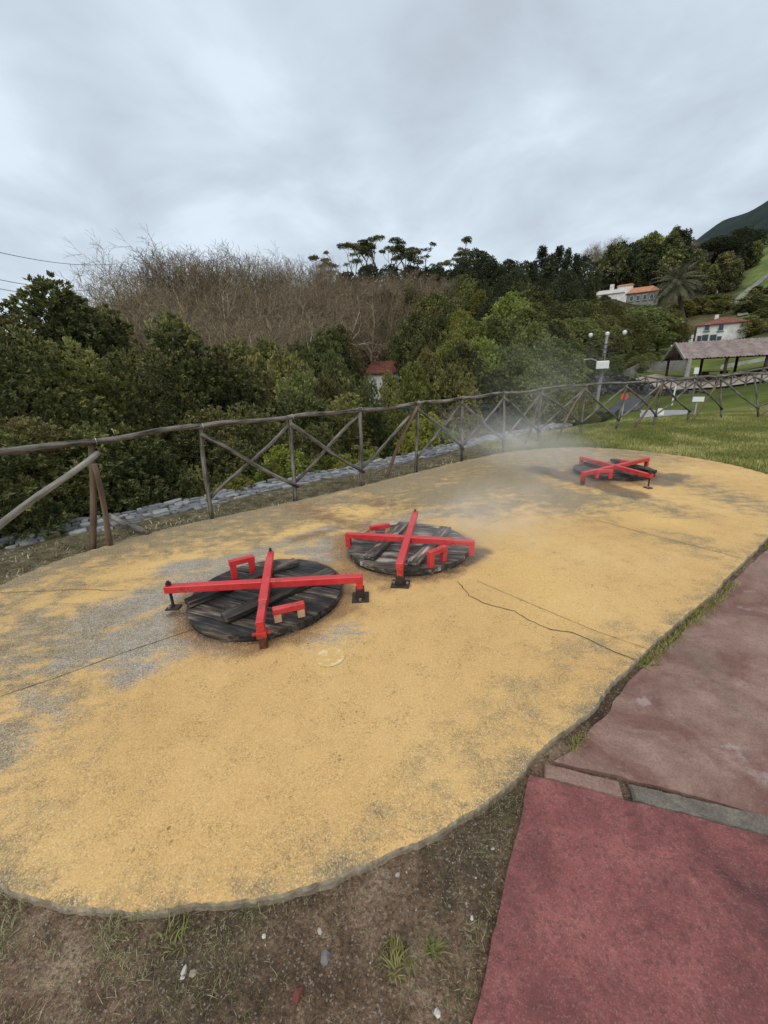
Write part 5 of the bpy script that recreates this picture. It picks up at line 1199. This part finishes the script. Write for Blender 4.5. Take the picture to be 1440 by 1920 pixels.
# --- ridge
for px, py, r, wd in ((640, 510, 56, 8), (680, 530, 54, 8), (720, 520, 58, 8), (760, 530, 62, 8), (830, 520, 66, 7), (600, 545, 46, 7), (645, 555, 48, 7), (690, 560, 50, 7), (740, 560, 52, 7), (575, 520, 50, 8), (540, 510, 52, 8)):
    tree(BARE, None, px, py - 8, r, wd, 'leafless brown tree with fine twigs in the bare wood', GB, 'bare_tree')
for k in range(7):
    tree(BARE, None, g2_.uniform(190, 620), g2_.uniform(545, 600), g2_.uniform(33, 40), g2_.uniform(6, 8), 'leafless brown tree with fine twigs in the bare wood', GB, 'bare_tree')
GU = 'flat topped tall trees along the ridge'
for px, py, r, wd in ((690, 437, 96, 8), (665, 462, 94, 7), (708, 448, 98, 7), (730, 458, 96, 8), (768, 460, 98, 8), (790, 468, 97, 7), (748, 470, 92, 6.5), (650, 470, 92, 7), (605, 482, 84, 5), (858, 452, 100, 6), (875, 470, 100, 6), (845, 472, 98, 6)):
    tree(UMB, None, px, py, r, wd, 'tall flat topped tree silhouetted on the ridge', GU, 'umbrella_tree')
GR = 'dark evergreens along the ridge'
for px, py, r, wd, k in ((820, 492, 88, 8, 0), (800, 500, 84, 7, 0), (770, 500, 86, 8, 0), (730, 498, 88, 8, 0), (690, 500, 88, 8, 0), (650, 505, 86, 8, 0), (890, 472, 92, 9, 0), (912, 482, 90, 8, 0), (870, 492, 88, 8, 0), (845, 500, 86, 7, 0), (930, 495, 96, 7, 0), (955, 482, 104, 8, 0), (985, 486, 100, 8, 0), (940, 505, 86, 7, 0), (1018, 462, 104, 6, 1), (1035, 470, 100, 6, 1), (1050, 462, 108, 6, 1), (1066, 468, 106, 6, 1), (1082, 478, 100, 6, 1), (1000, 492, 94, 6, 1), (1030, 500, 90, 7, 1), (1060, 505, 88, 8, 0), (1095, 485, 110, 8, 0), (1020, 520, 82, 8, 0), (970, 512, 84, 8, 0)):
    if k and px % 2 == 0: tree(CON, F_black, px, py, r, wd, 'dark pointed conifer on the ridge', GR + ' (conifers)', 'conifer_tree')
    else: tree(MID, F_black, px, py + random.uniform(-4, 8), r, wd, 'dark rounded evergreen on the ridge', GR, i=random.choice((0, 1, 2, 2)))
GH = 'trees on the wooded slope behind the village'
g2 = random.Random(5)
slope = []
for row, (r, n_, x0, x1) in enumerate(((112, 8, 1070, 1240), (125, 9, 1085, 1260), (138, 6, 1100, 1180), (172, 12, 1120, 1400), (185, 12, 1120, 1400), (198, 12, 1130, 1410), (212, 12, 1140, 1410), (228, 12, 1150, 1410), (245, 12, 1170, 1400), (262, 11, 1200, 1400), (285, 10, 1230, 1400))):
    for k in range(n_):
        px = x0 + (x1 - x0) * (k + g2.uniform(.15, .85)) / n_
        if 1352 < px < 1400 and r < 200 and r > 140 and g2.random() < .6: continue
        slope.append((px, r))
for px, r in slope:
    if px > 1290 and r > 205: continue
    q = at(px, r); h = (g2.uniform(8, 13) if px < 1260 else g2.uniform(5, 8.5)) if r > 150 else (g2.uniform(6, 10) if px < 1095 else g2.uniform(2.5, 4.2))
    m_ = g2.choices([F_black, F_dark, F_mid, F_bud, F_olive], [5, 4, 2.5, 1.0 if r > 220 else .2, .8])[0]
    if r > 215 and px < 1300 and g2.random() < .6:
        i = g2.randrange(4); s = h / 16 * .8; instance('bare_tree', BARE[i][0], None, tuple(q), (s * 1.3, s * 1.3, s), g2.uniform(0, 6), 'leafless brown tree high on the wooded slope', 'tree', 'bare trees high on the slope'); continue
    i = g2.randrange(3); s = h / 10
    instance('broadleaf_tree', crown_of(FAR, i, m_), FAR[i][1], tuple(q), (s * 1.05, s * 1.05, s), g2.uniform(0, 6), {F_black.name: 'very dark tree on the wooded slope behind the village', F_dark.name: 'dark green tree on the wooded slope behind the village', F_mid.name: 'mid green tree on the wooded slope behind the village', F_bud.name: 'brownish budding tree on the wooded slope behind the village', F_olive.name: 'olive tree on the wooded slope behind the village'}[m_.name], 'tree', GH, True)
for px, py, r in ((1112, 452, 215), (1150, 445, 225), (1168, 440, 230), (1130, 458, 215)):
    tree(BARE, None, px, py, r, 11, 'leafless tree standing up on the skyline right of the conifers', 'leafless trees on the skyline', 'bare_tree')
for px, py, r in ((1140, 470, 185), (1165, 478, 190), (1195, 470, 195), (1120, 490, 180)):
    tree(CON, F_black, px, py, r, 7, 'dark conifer above the long farmhouse', 'conifers above the farmhouse', 'conifer_tree')
tree(MID, F_black, 1395, 428, 255, 20, 'wide dark tree on the skyline beside the bright pasture', None, i=1)
tree(MID, F_black, 1345, 446, 240, 20, 'dark rounded tree on the skyline left of the pasture')
# hedges and scrub by the track and the fields
GS = 'scrub bushes on the right hillside'
for k in range(34):
    px = g2.uniform(1375, 1500); r = g2.uniform(118, 160); q = at(px, r); s = g2.uniform(1.2, 2.6); i = g2.randrange(3); m_ = g2.choice([F_mid, F_olive, F_dark])
    instance('shrub', crown_of(FAR, i, m_), FAR[i][1], (q.x, q.y, q.z - .3), (s * .3, s * .3, s * .16), g2.uniform(0, 6), 'rough green shrub in the scrub on the right hillside', 'shrub', GS, True)
GHd = 'shrubs of the hedge below the palm'
for k in range(16):
    px = 1240 + k * 6; q = at(px, 146 + g2.uniform(-2, 2)); s = g2.uniform(1.8, 2.6); i = g2.randrange(3)
    instance('shrub', crown_of(FAR, i, F_olive), FAR[i][1], (q.x, q.y, q.z - .3), (s * .26, s * .26, s * .17), g2.uniform(0, 6), 'pale green hedge shrub in the row below the palm', 'shrub', GHd, True)
for px, r, s in ((1112, 29, .55), (1132, 30, .5), (1150, 31, .4), (1172, 32, .35)):
    q = at(px, r); i = g2.randrange(3); instance('shrub', crown_of(MID, i, F_mid), MID[i][1], (q.x, q.y, q.z - .15), (s * .35, s * .35, s * .17), g2.uniform(0, 6), 'low leafy shrub on the verge between fence and road', 'shrub', 'low shrubs on the road verge')
for px, r, s in ((1195, 52, 1.0), (1180, 54, 1.2), (1210, 56, .9), (1150, 50, 1.3), (1165, 56, 1.0), (1225, 58, .9), (1130, 50, 1.0)):
    q = at(px, r); i = g2.randrange(3); instance('shrub', crown_of(MID, i, F_mid), MID[i][1], (q.x, q.y, q.z - .3), (s * .35, s * .35, s * .2), g2.uniform(0, 6), 'dark green shrub on the bank above the basalt wall', 'shrub', 'shrubs above the basalt wall')
# --- palm
def palm():
    base = at(1268, 138); top = P(1268, 530, 138); H_ = top.z - base.z
    t = thing('palm_tree', 'big grey green palm with a drooping round head on the slope', 'palm', base)
    b = B(); b.tube([base - Vector((0, 0, .3)), base.lerp(top, .5), top], [.55, .45, .5], 8); b.obj('trunk', M_bark, t)
    V = []; F = []; tin = []; g = random.Random(3)
    for k in range(90):
        a = g.uniform(0, 2 * PI); el = math.asin(g.uniform(-.55, .98)); d = Vector((math.cos(a) * math.cos(el), math.sin(a) * math.cos(el), math.sin(el))); ln = g.uniform(5.4, 6.8); p = top.copy(); v = d.copy(); tv = g.random()
        for s_ in range(9):
            q = p + v * ln / 9; v = (v + Vector((0, 0, -.12))).normalized(); sd_ = v.cross(Vector((0, 0, 1))).normalized(); wl = 1.15 * math.sin(PI * (s_ + .7) / 10) + .1
            for sg in (-1, 1):
                for z_ in (.15, .6):
                    m_ = p.lerp(q, z_); tip = m_ + sd_ * sg * wl + v * .45 + Vector((0, 0, -.35 * wl)); n_ = p.lerp(q, z_ + .28); i0 = len(V); V += [m_, tip, n_]; F.append((i0, i0 + 1, i0 + 2)); tin.append(tv)
            p = q
    off = Vector(base); me = mesh('fronds', [tuple(v - off) for v in V], F, [foliage('grey_green_fronds', (.085, .095, .05), (.14, .145, .08), (.20, .195, .125))]); fattr(me, 'tint', tin, 'FACE'); link('fronds', me, t)
palm()
# --- yellow green bushes at the foot of the wall
GY = 'yellow green bushes just beyond the stone wall'
for px, py, r, wd, i in ((528, 838, 8.6, 1.25, 0), (505, 872, 8.0, .8, 1), (440, 895, 7.3, .9, 1), (565, 862, 8.9, .9, 1), (640, 855, 9.7, 1.0, 1), (600, 852, 9.6, .8, 0), (690, 845, 10.2, .8, 1), (800, 778, 11.6, 1.3, 0), (835, 805, 11.6, 1.0, 1), (770, 812, 11, .8, 1)):
    p = P(px, py, r); s = wd / 1.75; H_ = BUSH[i][-2] * s * 1.1
    instance('yellow_bush', crown_of(BUSH, i, F_yellow if px != 835 else F_bright), BUSH[i][1], (p.x, p.y, p.z - H_), (s, s, s * 1.1), g2.uniform(0, 6), 'yellow green leafy bush showing between fence and evergreens', 'bush', GY)
# ------------------------------------------------------------------ grass, litter, gravel, weeds
_poly = padc
def inside(x, y, poly):
    x = np.asarray(x); y = np.asarray(y); c = np.zeros(x.shape, bool); n = len(poly); j = n - 1
    for i in range(n):
        xi, yi = poly[i]; xj, yj = poly[j]
        c ^= ((yi > y) != (yj > y)) & (x < (xj - xi) * (y - yi) / (yj - yi + 1e-12) + xi); j = i
    return c
RED_ = [(A_.x, A_.y), tuple(A_ - dl * 5), tuple(A_ - dl * 5 + dr * 6), tuple(A_ + dr * 6)]
def blades(name, x, y, h, wd, mat, seed, lean=.6, tint=None, kind='stuff', z=None):
    g = np.random.default_rng(seed); n = len(x); z = terrain(x, y) - .004 if z is None else z
    a = g.uniform(0, 2 * PI, n); l = g.uniform(.1, 1, n) * lean; d = np.stack([np.cos(a), np.sin(a)], 1); s_ = np.stack([-np.sin(a), np.cos(a)], 1)
    base = np.stack([x, y, z], 1); h = h * g.uniform(.5, 1.3, n)
    V = []
    for t, wf in ((0, 1.), (.55, .8), (1., .12)):
        off = d * (l * t ** 1.6 * h)[:, None]; zz = z + h * t * (1 - .35 * l * t)
        for sg in (-1, 1):
            p = np.concatenate([base[:, :2] + off + s_ * (sg * wd * wf * .5), zz[:, None]], 1); V.append(p)
    V = np.stack(V, 1).reshape(-1, 3); k = np.arange(n)[:, None] * 6
    F = np.concatenate([k + np.array([[0, 1, 3, 2]]), k + np.array([[2, 3, 5, 4]])], 0)
    me = mesh(name, V, F, [mat]); t = g.random(n) if tint is None else tint; fattr(me, 'tint', np.concatenate([t, t]), 'FACE')
    o = link(name, me)
    if kind: o['kind'] = kind
    return o
F_lawn = foliage('lawn_blades', (0.13, 0.145, 0.035), (0.26, 0.255, 0.075), (0.46, 0.40, 0.18), .25, .6)
F_dry = foliage('dry_and_green_grass', (0.085, 0.10, 0.032), (0.16, 0.148, 0.066), (0.36, 0.31, 0.18), .2, .8)
F_straw = foliage('straw_litter', (0.09, 0.075, 0.04), (0.24, 0.19, 0.10), (0.58, 0.50, 0.34), .15, .85)
g4 = np.random.default_rng(44)
def sample(n, x0, x1, y0, y1, dens):
    x = g4.uniform(x0, x1, n); y = g4.uniform(y0, y1, n); k = dens(x, y) > g4.random(n); return x[k], y[k]
# lawn
def d_lawn(x, y):
    s = fdist(x, y); lw = sstep(x * .9 + (y - 8.4) * .5, 2.6, 3.4) * sstep(y, 5, 7); r = np.hypot(x, y)
    return lw * (~inside(x, y, padc)) * (s < 7) * (s > -12) * np.clip((11.5 / r) ** 1.6, 0, 1) * (.55 + .6 * fbm(x * .8, y * .8, 2, 6)) * (np.degrees(np.arctan2(x, y)) < 50)
x, y = sample(330000, 2.5, 19, 5.5, 20, d_lawn)
e_ = np.min(np.hypot(x[:, None] - padc[None, ::10, 0], y[:, None] - padc[None, ::10, 1]), 1)
tn = np.clip(fbm(x * 1.2, y * 1.2, 3, 12) * 1.5 - .35 + g4.normal(size=len(x)) * .18, 0, 1)
blades('lawn_grass', x, y, .045 + .05 * np.exp(-(e_ / .5) ** 2) + .03 * fbm(x * .6, y * .6, 2, 2), .011, F_lawn, 1, .8, tn)
# foreground soil grass
def d_soil(x, y):
    s = fdist(x, y); ok = (~inside(x, y, padc)) & (~inside(x, y, RED_)) & (s < -1)
    cl = fbm(x * 4.5, y * 4.5, 3, 71); cl2 = fbm(x * 1.3, y * 1.3, 2, 77)
    left = sstep(-x, .35, .8) * .5; right = np.exp(-((x - .38) / .16) ** 2) * .75 + np.exp(-((x - .17) / .12) ** 2 - ((y - .72) / .1) ** 2)
    fine = fbm(x * 14, y * 14, 2, 73)
    return ok * np.clip((.10 + sstep(cl, .46, .68) * .5 + sstep(fine, .5, .7) * .35) * (.12 + left * 1.3 + right * .55), 0, 1)
x, y = sample(200000, -2.6, .7, .2, 1.45, d_soil)
tn = np.clip(.35 + .5 * (fbm(x * 3, y * 3, 2, 5) - .5) + g4.normal(size=len(x)) * .25 + .2 + sstep(-x, .5, 1.0) * .12, 0, 1)
blades('soil_grass', x, y, .012 + .017 * g4.random(len(x)) ** 2, .0017, F_dry, 2, 1.8, tn)
# litter strip between pad and wall
def d_strip(x, y):
    s = fdist(x, y); lw = sstep(x * .9 + (y - 8.4) * .5, 2.6, 3.4)
    return (s > -1.0) * (s < .62) * (~inside(x, y, padc)) * (1 - lw * .7) * (.25 + .9 * sstep(fbm(x * 3, y * 3, 3, 19), .42, .62))
x, y = sample(90000, -8, 7, -1, 13, d_strip)
tn = np.clip(fbm(x * 2, y * 2, 3, 29) * 1.4 - .2 + g4.normal(size=len(x)) * .25, 0, 1)
blades('strip_grass', x, y, .03 + .035 * g4.random(len(x)), .010, F_straw, 3, 1.8, tn)
# moss and grass in the gap along the pink paving
t_ = g4.random(2600); seg_ = np.array([(.78, 1.40), (1.24, 1.76), (1.6, 2.04), (2.0, 2.31), (2.42, 2.59), (3.12, 3.11), (3.8, 3.6)]); ss_ = t_ * (len(seg_) - 1.001); i_ = ss_.astype(int); f_ = (ss_ - i_)[:, None]
pp = seg_[i_] * (1 - f_) + seg_[i_ + 1] * f_ + g4.normal(size=(2600, 2)) * .022 + np.array([.025, -.02]); kp = (fbm(pp[:, 0] * 3, pp[:, 1] * 3, 2, 3) > .5) & (~inside(pp[:, 0], pp[:, 1], padc))
blades('gap_grass', pp[kp, 0], pp[kp, 1], np.full(kp.sum(), .035), .004, F_lawn, 4, 1.2, np.clip(g4.random(kp.sum()) * .7, 0, 1), z=np.full(kp.sum(), -.03))
# gravel
def stones(name, pts, sizes, mat, seed):
    g = np.random.default_rng(seed); t = (1 + 5 ** .5) / 2
    ico = np.array([(-1, t, 0), (1, t, 0), (-1, -t, 0), (1, -t, 0), (0, -1, t), (0, 1, t), (0, -1, -t), (0, 1, -t), (t, 0, -1), (t, 0, 1), (-t, 0, -1), (-t, 0, 1)]) / math.hypot(1, t)
    fi = np.array([(0, 11, 5), (0, 5, 1), (0, 1, 7), (0, 7, 10), (0, 10, 11), (1, 5, 9), (5, 11, 4), (11, 10, 2), (10, 7, 6), (7, 1, 8), (3, 9, 4), (3, 4, 2), (3, 2, 6), (3, 6, 8), (3, 8, 9), (4, 9, 5), (2, 4, 11), (6, 2, 10), (8, 6, 7), (9, 8, 1)])
    V = []; F = []
    for p, s in zip(pts, sizes):
        a = g.uniform(0, 6.28); R_ = np.array([[math.cos(a), -math.sin(a), 0], [math.sin(a), math.cos(a), 0], [0, 0, 1]])
        v = ico * g.uniform(.8, 1.2, (12, 1)) * np.array([s, s * g.uniform(.55, .9), s * g.uniform(.4, .65)]); F.append(fi + len(V) * 12); V.append(v @ R_.T + p)
    return mesh(name, np.concatenate(V), np.concatenate(F), [mat], None, True)
def gravel_mat():
    k = N('mixed_gravel'); ri = k.n('ShaderNodeNewGeometry').outputs['Random Per Island']; v = k.pos()
    c = k.ramp(ri, [(0, (.08, .055, .042)), (.5, (.17, .125, .095)), (.85, (.30, .24, .19)), (1, (.55, .49, .42))])
    k.pbsdf(c, .85, k.bump(k.noise(v, 120, 3, .6), .4, .002), .3); return k.m
M_gravel = gravel_mat()
x, y = sample(9000, -2.2, .65, .2, 1.45, lambda x, y: ((~inside(x, y, padc)) & (~inside(x, y, RED_)) & (fdist(x, y) < -1)) * (.25 + .75 * sstep(fbm(x * 3, y * 3, 2, 55), .45, .6)))
o = link('gravel', stones('gravel', np.stack([x, y, terrain(x, y) + .001], 1), (.0013 + .0045 * g4.random(len(x)) ** 5), M_gravel, 5)); o['kind'] = 'stuff'
PB = [((345, 1818), .014, (.55, .50, .42), 'pale rounded pebble beside the grass at the lower left'), ((362, 1823), .012, (.34, .27, .21), 'brown pebble touching the pale pebble at the lower left'), ((342, 1831), .008, (.62, .57, .5), 'tiny white pebble in front of the two at the lower left'),
      ((599, 1742), .012, (.48, .44, .34), 'light pebble in the middle of the bare soil'), ((608, 1792), .021, (.20, .185, .18), 'dark grey oblong stone in the middle of the bare soil'), ((494, 1752), .008, (.66, .6, .52), 'small cream pebble on the red brown soil patch'), ((558, 1862), .024, (.17, .055, .042), 'flat red brick chip in the soil at the bottom'),
      ((924, 1588), .009, (.62, .58, .52), 'white pebble near the red path corner in the dark soil'), ((885, 1718), .008, (.66, .62, .56), 'white pebble beside the edge of the red path'), ((745, 1638), .010, (.42, .38, .34), 'greyish pebble near the pad edge on dark soil'), ((820, 1895), .012, (.66, .62, .56), 'whitish chip in the grass at the bottom beside the red path')]
for i, (q, s, c, lb) in enumerate(PB):
    p = G(*q, -.03); z = tz(p.x, p.y); m_ = simple('pebble_stone', tuple(v * .75 for v in c), c, 60, .8, .3, .4, .002)
    me = stones('pebble', [np.array([0, 0, 0])], [s], m_, 80 + i); me.polygons.foreach_set('use_smooth', np.zeros(len(me.polygons), bool)); o = link('pebble', me); o.location = (p.x, p.y, z + s * .08); tag(o, lb, 'pebble')
# weeds
def weed(px, py, R_, n, label, tn0, seed, zz=-.03):
    p = G(px, py, zz); z = tz(p.x, p.y); g = np.random.default_rng(seed); r = R_ * np.sqrt(g.random(n)); a = g.uniform(0, 6.28, n)
    o = blades('weed_tuft', p.x + r * np.cos(a), p.y + r * np.sin(a), .035 * np.ones(n), .0045, F_lawn, seed, 1.3, np.clip(tn0 + g.normal(size=n) * .15, 0, 1), None, np.full(n, max(z, -.045)))
    tag(o, label, 'weed')
weed(742, 1790, .045, 90, 'fresh green weed tuft on the dark soil left of the red path', .5, 91)
weed(812, 1778, .016, 50, 'small green weed sprig nearest to the red path', .5, 92)
weed(330, 1745, .06, 60, 'loose grass tuft growing under the rim of the yellow pad', .5, 93)
weed(1213, 1240, .03, 140, 'green weed in the gap beside the pad where the crack ends', .3, 94)
weed(1305, 1148, .035, 120, 'green weed farther up the gap between pad and pink paving', .35, 95)

# ------------------------------------------------------------------ steam
def steam(name, c, rad, dens, label, seed, rise):
    V = []; F = []; n, m = 24, 14
    for i in range(m + 1):
        for j in range(n):
            a, e = 2 * PI * j / n, -PI / 2 + PI * i / m; V.append((math.cos(e) * math.cos(a), math.cos(e) * math.sin(a), math.sin(e)))
    F = [(i * n + j, i * n + (j + 1) % n, (i + 1) * n + (j + 1) % n, (i + 1) * n + j) for i in range(m) for j in range(n)]
    k = N('steam_vapour'); v = k.obj(); ln = k.n('ShaderNodeVectorMath', operation='LENGTH'); k.set(ln.inputs[0], v)
    f = k.rng(ln.outputs[1], 1.0, .15, 0, 1); f = k.math('POWER', f, 1.4)
    nz = k.noise(k.map(v, (1.6, 1.6, 1.1), loc=(seed, seed * 2.3, 0), rot=(.35, .2, 0)), 1.5, 4, .6, .8); f2 = k.rng(nz, .40, .68)
    vol = k.n('ShaderNodeVolumePrincipled'); k.set(vol.inputs['Color'], (.99, .99, 1.)); k.set(vol.inputs['Density'], k.math('MULTIPLY', k.math('MULTIPLY', f, f2), dens)); k.set(vol.inputs['Anisotropy'], .1)
    k.t.links.new(vol.outputs[0], k.out.inputs['Volume'])
    o = link(name, mesh(name, V, F, [k.m], None, True)); o.location = c; o.scale = rad; o.rotation_euler = rise
    o['kind'] = 'stuff'; return o
steam('steam', (1.0, 3.75, .28), (1.25, .8, .45), 1.5, '', 1.3, (0, -.2, .25))
steam('steam', (2.5, 6.6, .42), (2.0, 1.5, .62), .95, '', 4.1, (0, .35, .2))
steam('steam', (3.1, 7.6, 1.25), (1.7, 1.4, 1.3), .2, '', 7.7, (0, .25, 0))
